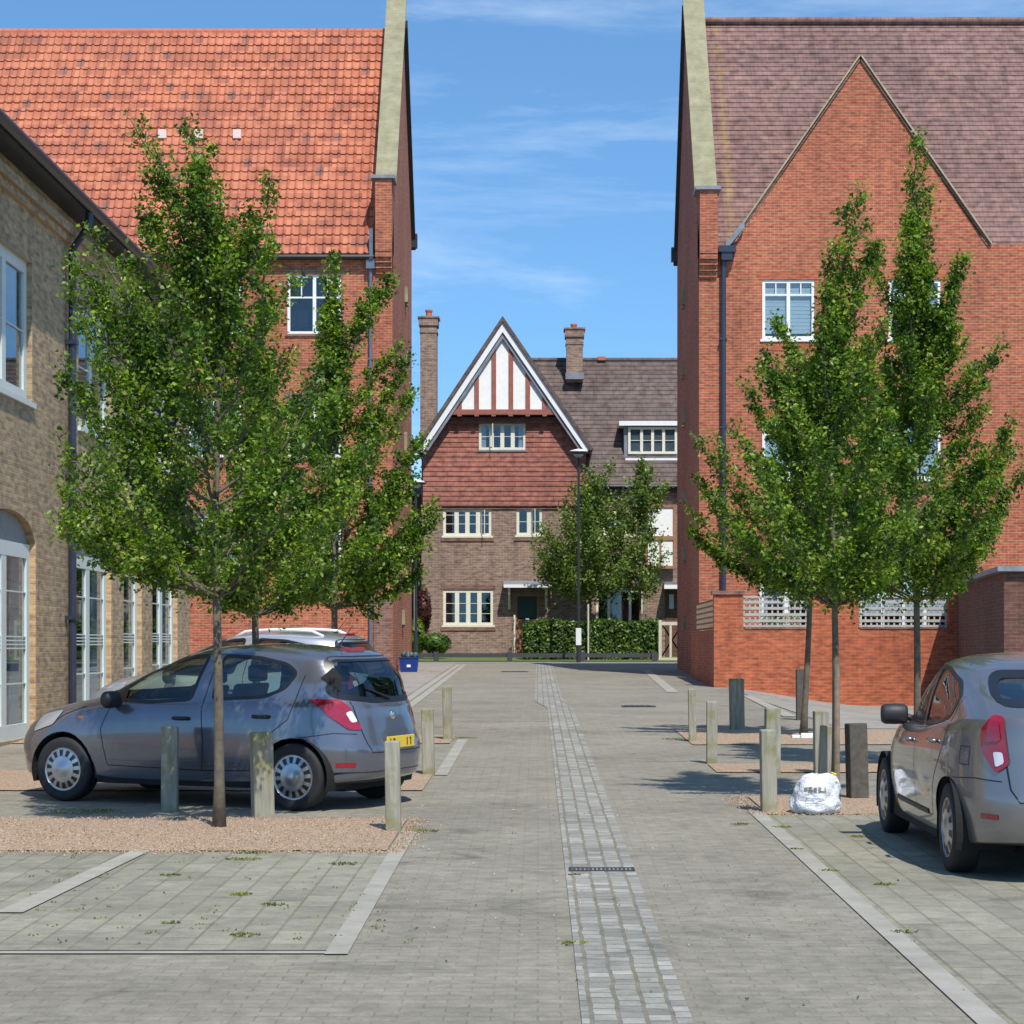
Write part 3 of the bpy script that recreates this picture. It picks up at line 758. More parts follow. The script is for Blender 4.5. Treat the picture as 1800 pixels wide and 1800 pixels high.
# ---------------- right: red brick with large cross gable
YR = 61.3; sR = FPX / YR; XR = 4.58
t = thing('gabled_townhouse', 'tall red brick building with steep front gable and brown tiled roof on the right', 'building', (XR, YR, gz(0, YR)))
FR = frame((0, YR, 0), (1, 0, 0), (0, 1, 0))
eR = EYE + (VY - 440) / sR
def wr(x0, x1, y0, y1): a = XZ(x0, y1, YR); b = XZ(x1, y0, YR); return (a[0], b[0], a[1], b[1])
gx0, gx1, gxa = XZ(1290, 0, YR)[0], XZ(1734, 0, YR)[0], XZ(1512, 0, YR)[0]; gza = EYE + (VY - 106) / sR; gzf = EYE + (VY - 430) / sR
winR = [wr(1340, 1432, 492, 596), wr(1562, 1654, 492, 596), wr(1340, 1432, 738, 842), wr(1562, 1654, 738, 842), wr(1335, 1432, 990, 1150), wr(1510, 1668, 1000, 1150)]
m = MB(); wall(m, FR, XR, 18, .3, gzf, winR, depth=.11)
m.add([FR(gx0, gzf), FR(gx1, gzf), FR(gxa, gza)], [(0, 1, 2)])
m.quad((18, YR, .3), (18, YR + 9, .3), (18, YR + 9, eR), (18, YR, eR))
m.build('front_wall', 'red_brick', t)
for i, h in enumerate(winR[:4]):
    window(FR, *h, t, d=.09, n=2, mat='white_frame', trans=.25, fw=.085, sill='white_frame' if i < 2 else 'white_frame', blind=('slats', .85), room='curtain' if i == 0 else 'dark_room')
window(FR, *winR[4], t, d=.09, n=2, mat='white_frame', trans=.2, fw=.12, blind=('curtain', .3)); window(FR, *winR[5], t, d=.09, n=4, mat='sage_frame', fw=.08, trans=.3, blind=('slats', .5))
m = MB()
for h in winR[:4]:
    for (q0, q1, q2, q3) in ((h[0] - .12, h[1] + .12, h[3] + .01, h[3] + .24), (h[0], h[1], h[2] - .32, h[2] - .08)):
        m = MB(); m.fbox(FR, q0, q1, q2, q3, -.012, .05); m.build('soldier_course', 'orange_brick', t)
YrR, YbR = YR + 5.5, YR + 9.6
tanR = 1.466; zrR = eR + 5.5 * tanR
slotsR = []
for (px, py0, py1) in ((1203, 510, 536), (1203, 640, 660), (1204, 720, 745), (1205, 962, 985), (1205, 1085, 1100), (1205, 860, 880)):
    Y = FPX * XR / (px - VX); s = FPX / Y; slotsR.append((Y, EYE + (VY - py1) / s, (py1 - py0) / s))
gable_end(1, XR, YR, YrR, YbR, eR + .4, zrR + .3, EYE + (VY - 452) * YbR / FPX, t, 0.3, slotsR, 'red_brick')
m = MB(); FRr = frame((0, YR + .04, 0), (1, 0, 0), (0, 1, 0))
tile_rows(m, FRr, XR + .45, 18, eR - .05, zrR, tanR, .20, step=.022)
roofR = m.build('roof', 'plain_tile', t)
m = MB(); m.quad((XR + .4, YrR, zrR), (18, YrR, zrR), (18, YbR + .3, eR + 1), (XR + .4, YbR + .3, eR + 1)); sub(m.build('rear_slope', 'plain_tile', t), roofR)
m = MB(); m.tube([(XR + .4, YrR, zrR + .04), (18, YrR, zrR + .04)], .12, 10); sub(m.build('ridge_tiles', 'plain_tile', t), roofR)
m = MB(); Ybk = YR + (gza - gzf) / tanR + .05
m.add([(gx0 - .1, YR - .08, gzf - .06), (gxa, YR - .08, gza + .1), (gxa, Ybk, gza + .1)], [(0, 1, 2)]); m.add([(gx1 + .1, YR - .08, gzf - .06), (gxa, Ybk, gza + .1), (gxa, YR - .08, gza + .1)], [(0, 1, 2)])
sub(m.build('gable_roof', 'plain_tile', t), roofR)
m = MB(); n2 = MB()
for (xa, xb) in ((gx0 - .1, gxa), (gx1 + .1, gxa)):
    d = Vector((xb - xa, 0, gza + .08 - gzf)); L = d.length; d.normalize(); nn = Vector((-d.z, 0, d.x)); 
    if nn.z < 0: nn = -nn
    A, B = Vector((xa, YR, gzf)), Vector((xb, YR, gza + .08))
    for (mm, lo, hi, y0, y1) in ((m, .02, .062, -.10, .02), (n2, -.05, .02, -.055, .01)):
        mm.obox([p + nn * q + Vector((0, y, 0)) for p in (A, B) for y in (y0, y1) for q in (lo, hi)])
m.build('verge', 'verge_mortar', t); n2.build('verge_painted_shadow', 'grey_brick', t)  # greyer strip below the verge stands in for its shadow
zkR = EYE + (VY - 333) / (FPX / (YR - .4)); zcR = EYE + (VY - 488) / sR
kneeler(1, XR, YR, eR, zkR, 1.38, t, YrR, 'red_brick', zc=zcR)
m = MB(); xd = XZ(1271, 0, YR)[0]; m.tube([(xd, YR - .12, eR - .3), (xd, YR - .12, .9)], .075, 12)
for z in (3, 5.5, 8, 10.5): m.box(xd - .1, xd + .1, YR - .2, YR, z, z + .05)
m.build('downpipe', 'navy_pipe', t)
m = MB(); hx0, hx1 = XZ(1262, 0, YR)[0], XZ(1292, 0, YR)[0]; m.box(hx0 + .08, hx1 - .1, YR - .3, YR - .02, eR - .32, eR - .1); m.box(hx0, hx1, YR - .34, YR - .02, eR - .1, eR + .08)
m.build('hopper', 'navy_pipe', t)
m = MB(); m.obox([(x, y, z) for (x, z0) in ((hx0 + .2, eR + .1), (hx1 + .25, eR + .75)) for y in (YR - .2, YR) for z in (z0 - .14, z0 + .08)]); m.build('lead_valley', 'lead', t)
m = MB()
m.obox([(x, y, z + dz) for x in (XR - .12, XR + .02) for (y, z) in ((YrR, zrR + .5), (YbR + .1, EYE + (VY - 455) * YbR / FPX)) for dz in (-.22, .02)])
m.box(XR - .2, XR + .1, YbR - .15, YbR + .15, EYE + (VY - 460) * YbR / FPX, EYE + (VY - 436) * YbR / FPX)
m.build('bargeboard', 'black_gutter', t)

# ---------------- garden wall on the right
YW = 53.4; sW = FPX / YW
t = thing('garden_wall', 'orange brick garden wall with piers and lattice panels below the gabled building', 'wall', (4.36, YW, gz(4.36, YW)))
FW = frame((0, YW, 0), (1, 0, 0), (0, 1, 0))
def ww(x, y): return XZ(x, y, YW)
zt, zl = ww(0, 1045)[1], ww(0, 1106)[1]
m = MB()
def seg(x0, x1, z1): m.box(ww(x0, 0)[0], ww(x1, 0)[0], YW, YW + .28, .2, z1)
x0w = ww(1255, 0)[0]
m.box(ww(1255, 0)[0], ww(1690, 0)[0], YW, YW + .28, .2, zl)
def pier(x0, x1, z1): m.box(ww(x0, 0)[0], ww(x1, 0)[0], YW, YW + .28, zl, z1)
pier(1255, 1305.5, zt); pier(1421.5, 1509, zt - .02); pier(1667.5, 1690, zt)
m.box(x0w, x0w + .28, YW + .285, 61.2, .3, ww(0, 1106)[1])
m.build('wall', 'orange_brick', t)
m = MB(); m.box(x0w - .05, ww(1308, 0)[0], YW - .05, YW + .33, zt, zt + .09); m.box(ww(1419, 0)[0], ww(1511, 0)[0], YW - .04, YW + .32, zt - .02, zt + .06)
m.box(ww(1309, 0)[0], ww(1418, 0)[0], YW - .02, YW + .3, zl, zl + .05); m.box(ww(1512, 0)[0], ww(1665, 0)[0], YW - .02, YW + .3, zl, zl + .05)
m.build('coping', 'grey_brick', t)
def lattice(a, b, mat, nv):
    m = MB(); z0, z1 = zl + .055, zt - .03; x0, x1 = ww(a, 0)[0] + .02, ww(b, 0)[0] - .02
    m.box(x0, x1, YW + .10, YW + .15, z0, z0 + .05); m.box(x0, x1, YW + .10, YW + .15, z1 - .05, z1)
    for k in range(1, 5): z = z0 + (z1 - z0) * k / 5; m.box(x0, x1, YW + .11, YW + .125, z - .034, z + .034)
    for k in range(nv + 1): x = x0 + (x1 - x0 - .04) * k / nv; m.box(x, x + .04, YW + .127, YW + .142, z0 + .05, z1 - .05)
    m.build('lattice_panel', mat, t)
lattice(1306, 1421, 'trellis', 11); lattice(1510, 1667, 'trellis', 15)
m = MB(); z0, z1 = zl + .05, zt - .1
for k in range(6): z = z0 + (z1 - z0) * k / 5; m.box(x0w + .1, x0w + .15, YW + .4, 61, z - .02, z + .02)
for k in range(26): y = YW + .4 + k * .3; m.box(x0w + .152, x0w + .17, y, y + .04, z0, z1)
m.build('lattice_panel', 'stake_wood_lattice_shade', t)  # side lattice made of darker wood to paint in its shade

# ---------------- outbuilding at the right edge, its shade put into the dark brick colour
t = thing('outbuilding', 'brick outbuilding with its shade painted in as dark brown at the right end of the garden wall', 'building', (9.0, 42, gz(9, 42)))
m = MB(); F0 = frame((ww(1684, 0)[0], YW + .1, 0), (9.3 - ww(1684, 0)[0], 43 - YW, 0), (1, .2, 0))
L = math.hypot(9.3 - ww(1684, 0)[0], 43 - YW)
m.fbox(F0, 0, L, 0.0, 3.3, 0, 6); m.build('wall', 'dark_and_shade_brick', t)
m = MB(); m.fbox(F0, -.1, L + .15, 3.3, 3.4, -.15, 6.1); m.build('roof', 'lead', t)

# ---------------- tan brick building on the left, seen along its length
XT = -7.2
t = thing('tan_house', 'yellow tan brick house with tall arched windows seen along its front at the left', 'house', (XT, 38, gz(XT, 38)))
FT = frame((XT, 0, 0), (0, 1, 0), (-1, 0, 0)); eT = EYE + .93 * 7.2
YT1 = FPX / ((VX - 333) / 7.2)
lower = [(33.5, 36.5, .62, 3.24, 3.66), (37.6, 39.3, .70, 3.24, 3.52), (40.4, 43.2, .75, 3.24, 3.62), (28.0, 31.0, .5, 3.24, 3.66)]
upper = [(33.9, 36.5, 5.25, 7.25), (37.7, 39.2, 5.25, 7.25), (40.5, 43.1, 5.25, 7.25), (28.2, 30.8, 5.25, 7.25)]
def arch_cut_wall(m):
    # wall strips around arched openings: rectangular grid above/below, arch infill fan
    holes = [(a, b, c, h) for (a, b, c, d, h) in lower] + [u for u in upper]
    wall(m, FT, 22, YT1, 0.0, eT, holes, depth=.16)
    for (a, b, c, d, h) in lower:
        n = 14; A = lambda u: d + (h - d) * math.sqrt(max(0, 1 - ((u - (a + b) / 2) / ((b - a) / 2)) ** 2))
        for k in range(n):
            ua, ub = a + (b - a) * k / n, a + (b - a) * (k + 1) / n
            za, zb = A(ua), A(ub)
            m.quad(FT(ua, za), FT(ub, zb), FT(ub, h + .0), FT(ua, h + .0))
            m.quad(FT(ua, za), FT(ub, zb), FT(ub, zb, .16), FT(ua, za, .16))
m = MB(); arch_cut_wall(m); m.quad(FT(YT1, 0), FT(YT1, 0, 8), FT(YT1, eT, 8), FT(YT1, eT)); m.quad(FT(22, 0), FT(22, 0, 8), FT(22, eT, 8), FT(22, eT))
m.build('front_wall', 'tan_brick', t)
for (a, b, c, d, h) in lower:
    m = MB(); m.fbox(FT, b - .02, b + .10, c, d + .05, -.006, .139); m.build('sunlit_reveal', 'tan_sunlit_brick', t)  # paler strip at the far jamb stands in for a sunlit reveal
    m = MB(); m.fbox(FT, a + .002, b - .022, d - .0, h - .01, .11, .14); m.build('arch_panel', 'arch_grey', t)
for i, (a, b, c, d, h) in enumerate(lower):
    window(FT, a + .003, b - .003, c, d, t, d=.14, n=1 if b - a < 2 else 2, mat='sage_frame', fw=.2, mull=.7, hbars=(.28, .46, .48, .5, .52, .75), blind=('curtain', .5))
for i, (a, b, c, d) in enumerate(upper):
    window(FT, a + .003, b - .003, c, d, t, d=.14, n=1 if b - a < 2 else 2, mat='sage_frame', fw=.17, hbars=(.5,), sill='sage_frame')
m = MB(); m.fbox(FT, 22, YT1, eT - .5, eT - .38, -.06, .0); m.fbox(FT, 22, YT1, eT - .38, eT - .24, -.12, .0); m.build('eaves_course', 'tan_brick', t)
m = MB(); m.fbox(FT, 21.8, YT1 + .12, eT - .04, eT + .06, -.34, .02); m.build('soffit', 'black_gutter', t)
m = MB(); m.tube([FT(21.8, eT + .04, -.40), FT(YT1 + .1, eT + .04, -.40)], .08, 8); m.build('gutter', 'black_gutter', t)
m = MB(); p = 33.0; m.tube([FT(p, eT, -.36), FT(p, eT - .25, -.34), FT(p, eT - .6, -.10), FT(p, .2, -.10)], .062, 10)
for z in (2.2, 4.4, 6.4): m.fbox(FT, p - .09, p + .09, z, z + .06, -.18, 0)
m.build('downpipe', 'navy_pipe', t)
m = MB(); tp = .62
m.quad(FT(21.8, eT + .07, -.4), FT(YT1 + .2, eT + .07, -.4), FT(YT1 + .2, eT + .07 + 4.2 * tp, 3.8), FT(21.8, eT + .07 + 4.2 * tp, 3.8)); m.quad(FT(21.8, eT + .07, 8), FT(YT1 + .2, eT + .07, 8), FT(YT1 + .2, eT + .07 + 4.2 * tp, 3.8), FT(21.8, eT + .07 + 4.2 * tp, 3.8))
m.build('roof', 'brown_tile', t)

# ================================================================== FAR HOUSE (gabled, half timbered)
YH = 88.4; sH = FPX / YH
def hx(x): return (x - VX) / sH
def hz(y): return EYE + (VY - y) / sH
def hr(x0, x1, y0, y1): return (hx(x0), hx(x1), hz(y1), hz(y0))
FH = frame((0, YH, 0), (1, 0, 0), (0, 1, 0))
t = thing('half_timbered_house', 'brown brick house with tile hung floor and white half timbered gable at the lane end', 'house', (hx(885), YH, hz(1158)))
wg, w1a, w1b, w0 = hr(842, 924, 744, 791), hr(779, 864, 895, 942), hr(908, 953, 893, 941), hr(779, 867, 1037, 1099)
door = hr(905, 948, 1044, 1152)
zb = hz(1165); z_split = hz(889); zbeam = hz(735)
xl, xr_ = hx(741), hx(1031)
m = MB(); wall(m, FH, xl, xr_, zb, z_split, [w1a, w1b, w0, door], depth=.12)
m.quad((xl, YH, zb), (xl, YH + 9, zb), (xl, YH + 9, hz(800)), (xl, YH, hz(800))); m.quad((xr_, YH, zb), (xr_, YH + 4, zb), (xr_, YH + 4, hz(800)), (xr_, YH, hz(800)))
m.build('brick_wall', 'brown_brick', t)
# tile hung upper part: stepped courses
m = MB(); FHt = frame((0, YH - .07, 0), (1, 0, 0), (0, 1, 0)); g = .2
z = z_split
while z < zbeam:
    z1 = min(z + g, zbeam)
    for (a, b) in (((xl + .06, wg[0]), (wg[1], xr_ - .02)) if (z1 > wg[2] and z < wg[3]) else ((xl + .06, xr_ - .02),)):
        # clip to the gable slopes
        ga = hx(737) + max(0, (z - hz(800))) / ((hz(566) - hz(793)) / (hx(884) - hx(737))); gb = hx(1035) - max(0, (z - hz(800))) / ((hz(566) - hz(793)) / (hx(1035) - hx(884)))
        a, b = max(a, ga + .05), min(b, gb - .05)
        m.quad(FHt(a, z, -.028), FHt(b, z, -.028), FHt(b, z1, -.002), FHt(a, z1, -.002)); m.quad(FHt(a, z, -.028), FHt(b, z, -.028), FHt(b, z, .06), FHt(a, z, .06))
    z = z1
m.build('tile_hung_wall', 'hung_tile', t)
m = MB(); m.fbox(FH, xl - .02, xr_ + .02, z_split - .14, z_split - .02, -.05, .05); m.fbox(FH, xl - .02, xr_ + .02, z_split - .02, z_split + .03, -.11, .05)
m.build('string_course', 'grey_brick', t)
for h in (w1a, w1b, w0):
    m = MB(); m.fbox(FH, h[0] - .1, h[1] + .1, h[2] - .22, h[2] - .085, -.04, .05); m.build('brick_sill', 'grey_brick', t)
m = MB(); m.fbox(FH, w0[0] - .1, w0[1] + .1, w0[3] + .03, w0[3] + .2, -.012, .05)
m.build('lintel', 'grey_brick', t)
window(FHt, *wg, t, d=.08, n=4, mat='cream_frame', fw=.10, mull=.8, hbars=(.5,), sill='lead', blind=('curtain', .3))
window(FH, *w1a, t, d=.09, n=4, mat='cream_frame', fw=.11, mull=.8, hbars=(.45, .78), sill='cream_frame'); window(FH, *w1b, t, d=.09, n=2, mat='cream_frame', fw=.11, mull=.9, hbars=(.5,), sill='cream_frame')
window(FH, *w0, t, d=.09, n=4, mat='cream_frame', fw=.11, mull=.8, hbars=(.33, .62), sill='cream_frame')
# open casements
for (h, u, F_) in ((wg, wg[0] + .42, FHt), (w1a, w1a[1] - .42, FH), (w1b, w1b[1] - .44, FH)):
    m = MB(); w_ = .38
    for (a, b, c, e) in ((0, .05, 0, 1), (w_ - .05, w_, 0, 1), (.05, w_ - .05, 0, .06), (.05, w_ - .05, .94, 1)):
        z0, z1 = h[2] + .05 + (h[3] - h[2] - .1) * c, h[2] + .05 + (h[3] - h[2] - .1) * e
        m.obox([F_(u + q * .35, z_, -.02 - q * .9) + Vector((k, 0, 0)) for k in (0, .03) for q in (a, b) for z_ in (z0, z1)])
    m.build('open_casement', 'cream_frame', t)
# half timbered gable, jettied
apx, apz, glx, grx, gzv = hx(884), hz(572), hx(737), hx(1035), hz(793)
slope = (apz - gzv) / (apx - glx)
yf = YH - .42; zt0 = hz(722); 
def gx_at(z, side): return apx + side * (apz - z) / slope
m = MB(); m.prism([(gx_at(hz(724), -1) + .16, yf, hz(724)), (gx_at(hz(724), 1) - .16, yf, hz(724)), (apx, yf, apz - .22)], (0, .3, 0)); m.build('gable_panel', 'render_white', t)
m = MB()
def bar(xc, w): 
    a, b = hx(xc) - w / 2, hx(xc) + w / 2
    za, zb_ = (apz - .30) - abs(a - apx) * slope, (apz - .30) - abs(b - apx) * slope
    m.prism([(a, yf - .045, hz(723)), (b, yf - .045, hz(723)), (b, yf - .045, zb_), (a, yf - .045, za)], (0, .06, 0))
for xc in (808.5, 838.5, 868.5, 898.5, 928, 957): bar(xc, .185)
m.box(gx_at(hz(727), -1) + .1, gx_at(hz(727), 1) - .1, yf - .09, yf + .4, hz(731), hz(722))
for k in range(6): x = hx(808.5 + 29.8 * k); m.box(x - .09, x + .09, yf - .12, yf + .4, hz(734), hz(731.5))
m.build('timbers', 'timber_red', t)
m = MB(); m.fbox(FH, hx(785), hx(990), hz(745), hz(735), -.30, .05); m.build('jetty_shade', 'dark_and_shade_brick', t)  # dark box under the jetty stands in for the shade there
m = MB(); m.prism([(gx_at(hz(748), -1) + .3, YH - .03, hz(748)), (gx_at(hz(748), 1) - .3, YH - .03, hz(748)), (apx, YH - .03, apz - .3)], (0, .2, 0)); m.build('gable_wall', 'dark_and_shade_brick', t)
m = MB(); m.box(hx(779), hx(993), YH - .40, YH - .035, hz(731.4), hz(724)); m.build('jetty_beam', 'timber_red', t)
def rakes(mm, lo, hi, y0, y1, ext=0.0):
    for sd_, fx_ in ((-1, glx), (1, grx)):
        A = Vector((apx, 0, apz)); B = Vector((fx_, 0, gzv)); d = (B - A).normalized(); nn = Vector((d.z * -sd_ if False else 0, 0, 0)); nn = Vector((-d.z, 0, d.x)); nn = nn if nn.z > 0 else -nn
        B2 = B + d * ext; A2 = A + Vector((0, 0, 1)) * 0
        up = 1 / nn.z
        mm.prism([A2 + Vector((0, y0, lo * up)), B2 + nn * lo + Vector((0, y0, 0)), B2 + nn * hi + Vector((0, y0, 0)), A2 + Vector((0, y0, hi * up))], (0, y1 - y0, 0))
m = MB(); rakes(m, -.20, .02, YH - .62, YH - .56); m.build('bargeboard', 'white_paint', t)
m = MB(); rakes(m, -.34, -.23, YH - .55, YH - .50); m.build('inner_bargeboard', 'lead', t)
m = MB(); rakes(m, .03, .16, YH - .70, YH + 7, .05); rf = m.build('roof', 'brown_tile', t)
# door, canopy
dx0, dx1, dz0, dz1 = door
m = MB(); m.fbox(FH, dx0, dx0 + .1, dz0, dz1, .02, .12); m.fbox(FH, dx1 - .1, dx1, dz0, dz1, .02, .12); m.fbox(FH, dx0 + .1, dx1 - .1, dz1 - .1, dz1, .02, .12); m.build('door_frame', 'timber_brown', t)
m = MB(); m.fbox(FH, dx0 + .103, dx1 - .103, dz0, hz(1088), .07, .115); d_ = m.build('door', 'timber_brown', t)
m = MB(); m.fbox(FH, dx0 + .103, dx1 - .103, hz(1086), dz1 - .105, .07, .115); sub(m.build('door_panel', 'door_teal', t), d_)
m = MB(); m.fbox(FH, hx(924), hx(930), hz(1089), hz(1087), .03, .07); sub(m.build('handle', 'chrome', t), d_)
m = MB(); m.fbox(FH, hx(903), hx(906), hz(1152), hz(1081), -.08, -.003); m.build('door_post', 'cream_frame', t)
def canopy(x0, x1, yt, yb, tt):
    m = MB(); m.obox([(x, y, z) for (x, y, z) in ((hx(x0), YH - .75, hz(yb)), (hx(x0), YH - .75, hz(yb) + .1), (hx(x0), YH, hz(yb)), (hx(x0), YH - .02, hz(yt)), (hx(x1), YH - .75, hz(yb)), (hx(x1), YH - .75, hz(yb) + .1), (hx(x1), YH, hz(yb)), (hx(x1), YH - .02, hz(yt)))])
    c = m.build('canopy', 'lead', tt)
    m = MB(); m.box(hx(x0) + .02, hx(x1) - .02, YH - .78, YH - .752, hz(yb) - .02, hz(yb) + .11); sub(m.build('canopy_fascia', 'white_paint', tt), c)
    m = MB()
    for x in (hx(x0 + 8), hx(x1 - 12)):
        m.box(x, x + .1, YH - .1, YH, hz(yb + 38), hz(yb) - .003); m.box(x, x + .1, YH - .68, YH - .1, hz(yb) - .12, hz(yb) - .003); m.obox([(x + k, YH - a, z) for k in (.01, .09) for (a, z) in ((.62, hz(yb) - .15), (.12, hz(yb) - .75)) for z in (z, z - .12)][:8])
    sub(m.build('canopy_bracket', 'cream_frame', tt), c)
canopy(885, 970, 1021, 1033, t)
m = MB(); m.fbox(FH, dx0 - .02, dx1 + .02, dz0 - .1, dz1 + .05, .125, .9); m.build('door_backing', 'dark_room', t)  # solid dark block added behind the door, hides bright sky in the gaps
# left chimney
def chimney(x0, x1, yt, yb, ypot, Yc, tt, potx, potw):
    s = FPX / Yc; X = lambda x: (x - VX) / s; Z = lambda y: EYE + (VY - y) / s; w = X(x1) - X(x0)
    m = MB(); m.box(X(x0) + .06, X(x1) - .06, Yc, Yc + .9, Z(yb), Z(yt) - .003); m.box(X(x0) + .0, X(x1) - .0, Yc - .06, Yc + .96, Z(yt + 14), Z(yt))
    m.box(X(x0) + .03, X(x1) - .03, Yc - .03, Yc + .93, Z(yt + 27), Z(yt + 22)); m.box(X(x0) - .05, X(x1) + .05, Yc - .1, Yc + 1.0, Z(yt + 1), Z(yt - 2))
    c = m.build('chimney', 'brown_brick', tt)
    m = MB(); cx = X(potx); m.lathe([(.0, Z(yt) - .01), (potw, Z(yt) - .01), (potw * .85, Z(ypot) - .1), (potw * 1.05, Z(ypot) - .08), (potw * 1.05, Z(ypot)), (potw * .7, Z(ypot)), (potw * .7, Z(ypot) - .2), (0, Z(ypot) - .2)], 16, c=(cx, Yc + .45, 0))
    sub(m.build('chimney_pot', 'terracotta', tt), c); 
    return c
chimney(736, 770, 558, 800, 542, YH + 2.0, t, 753, .15)

# right wing: its own house
t2 = thing('brown_roofed_house', 'long brown roofed brick house with a dormer behind the birch tree', 'house', (hx(1120), YH + 1.0, hz(1158)))
YW2 = YH + 1.0
FW2 = frame((0, YW2, 0), (1, 0, 0), (0, 1, 0))
s2 = FPX / YW2
def X2(x): return (x - VX) / s2
def Z2(y): return EYE + (VY - y) / s2
wb, wa = (X2(1048), X2(1130), Z2(1098), Z2(1037)), (X2(1060), X2(1120), Z2(942), Z2(897))
d2 = (X2(1172), X2(1196), Z2(1160), Z2(1040))
m = MB(); wall(m, FW2, xr_ + .003, 16, zb, Z2(858), [wb, wa], depth=.12); m.quad((16, YW2, zb), (16, YW2 + 8, zb), (16, YW2 + 8, Z2(858)), (16, YW2, Z2(858))); m.build('brick_wall', 'brown_brick', t2)
window(FW2, *wb, t2, d=.09, n=4, mat='cream_frame', fw=.09, sill='cream_frame'); window(FW2, *wa, t2, d=.09, n=3, mat='cream_frame', fw=.08, sill='cream_frame')
m = MB(); F3 = frame((0, YW2 - .35, 0), (1, 0, 0), (0, 1, 0)); zr_ = EYE + (VY - 634) / s2; 
run = 5.0; zr3 = EYE + (VY - 634) * (YW2 + 4.6) / FPX; tanh_ = (zr3 - Z2(855)) / (run - .05)
tile_rows(m, F3, hx(900), 17, Z2(855), zr3, tanh_, .26, step=.025)
rf = m.build('roof', 'brown_tile', t2)
m = MB(); m.tube([(hx(900), YW2 + 4.6, zr3 + .03), (17, YW2 + 4.6, zr3 + .03)], .1, 8); sub(m.build('ridge_tiles', 'brown_tile', t2), rf)
m = MB(); m.box((1052 - VX) / 41, (1066 - VX) / 41, YW2 + 4.4, YW2 + 4.8, zr3, zr3 + .16); sub(m.build('ridge_vent', 'terracotta', t2), rf)
m = MB(); m.quad((hx(900), YW2 + 4.6, zr3), (17, YW2 + 4.6, zr3), (17, YW2 + 9.5, Z2(855)), (hx(900), YW2 + 9.5, Z2(855))); sub(m.build('rear_slope', 'brown_tile', t2), rf)
m = MB(); m.tube([(hx(1030), YW2 - .4, Z2(856)), (17, YW2 - .4, Z2(856))], .07, 8); m.box(hx(1032), 17, YW2 - .33, YW2, Z2(866), Z2(857)); m.build('gutter', 'black_gutter', t2)
chimney(993, 1027, 578, 672, 567, YW2 + 3.4, t2, 1009, .14)
m = MB(); s3 = FPX / (YW2 + 3.35); m.box((994 - VX) / s3, (1026 - VX) / s3, YW2 + 3.0, YW2 + 3.39, EYE + (VY - 668) / s3, EYE + (VY - 657) / s3); m.build('chimney_flashing', 'lead', t2)
# dormer
yd = YW2 + .75; s4 = FPX / yd; X4 = lambda x: (x - VX) / s4; Z4 = lambda y: EYE + (VY - y) / s4
m = MB(); m.box(X4(1097), X4(1320), yd, yd + 3.5, Z4(808), Z4(750)); dm = m.build('dormer', 'lead', t2)
m = MB(); m.box(X4(1088), X4(1330), yd - .25, yd + 3.6, Z4(749), Z4(741)); m.box(X4(1099), X4(1318), yd - .2, yd, Z4(810), Z4(806)); sub(m.build('dormer_roof', 'white_paint', t2), dm)
FD = frame((0, yd - .1, 0), (1, 0, 0), (0, 1, 0)); sub(window(FD, X4(1104), X4(1190), Z4(798), Z4(751), t2, d=.09, n=4, mat='cream_frame', fw=.10, hbars=(.5,)), dm) if False else window(FD, X4(1104), X4(1190), Z4(798), Z4(751), t2, d=.09, n=4, mat='cream_frame', fw=.10, hbars=(.5,))
# timber framed bay
m = MB(); yb_ = YW2 - .35; m.box(X2(1138), X2(1183), yb_ + .05, YW2 - .003, Z2(995), Z2(890)); m.build('bay_panel', 'render_white', t2)
m = MB()
for (a, b, c, e) in ((1134, 1138.5, 1000, 888), (1182.5, 1187, 1000, 888), (1138.6, 1182.4, 1000, 995), (1138.6, 1182.4, 950, 943), (1138.6, 1182.4, 893, 888), (1159, 1162, 994.5, 950.5)): m.box(X2(a), X2(b), yb_, yb_ + .08 if (a, b) != (1134, 1138.5) else yb_ + .08, Z2(c), Z2(e))
m.build('bay_timbers', 'timber_brown', t2)
canopy2 = MB(); canopy2.box(X2(1166), X2(1215), YW2 - .8, YW2, Z2(1035), Z2(1025)); c_ = canopy2.build('canopy', 'lead', t2)
m = MB(); m.box(X2(1165.5), X2(1215.5), YW2 - .84, YW2 - .803, Z2(1036), Z2(1029)); sub(m.build('canopy_fascia', 'white_paint', t2), c_)
m = MB(); m.fbox(FW2, X2(1170), X2(1192), zb, Z2(1037), -.05, -.003); d_ = m.build('door', 'dark_and_shade_brick', t2)
m = MB(); m.fbox(FW2, X2(1176), X2(1184), Z2(1070), Z2(1045), -.075, -.053); sub(m.build('door_glass', 'lamp_glass', t2), d_)

# lower neighbour left of the gabled house (its dark brick stands in for shadow in the gap)
t = thing('neighbour_house', 'flank of a lower house in the gap on the left, shadow painted in as dark brick', 'house', (-9, 96, hz(1158)))
m = MB(); m.box(-16, hx(741) - .25, 93, 99, .5, hz(858)); m.build('wall', 'dark_and_shade_brick', t)
m = MB(); m.add([(-16.2, 92.8, hz(857)), (hx(741) - .22, 92.8, hz(857)), (hx(741) - .22, 96, hz(857) + .9), (-16.2, 96, hz(857) + .9), (-16.2, 99.2, hz(857)), (hx(741) - .22, 99.2, hz(857))], [(0, 1, 2, 3), (3, 2, 5, 4), (1, 5, 2), (0, 3, 4)]); m.build('roof', 'brown_tile', t)

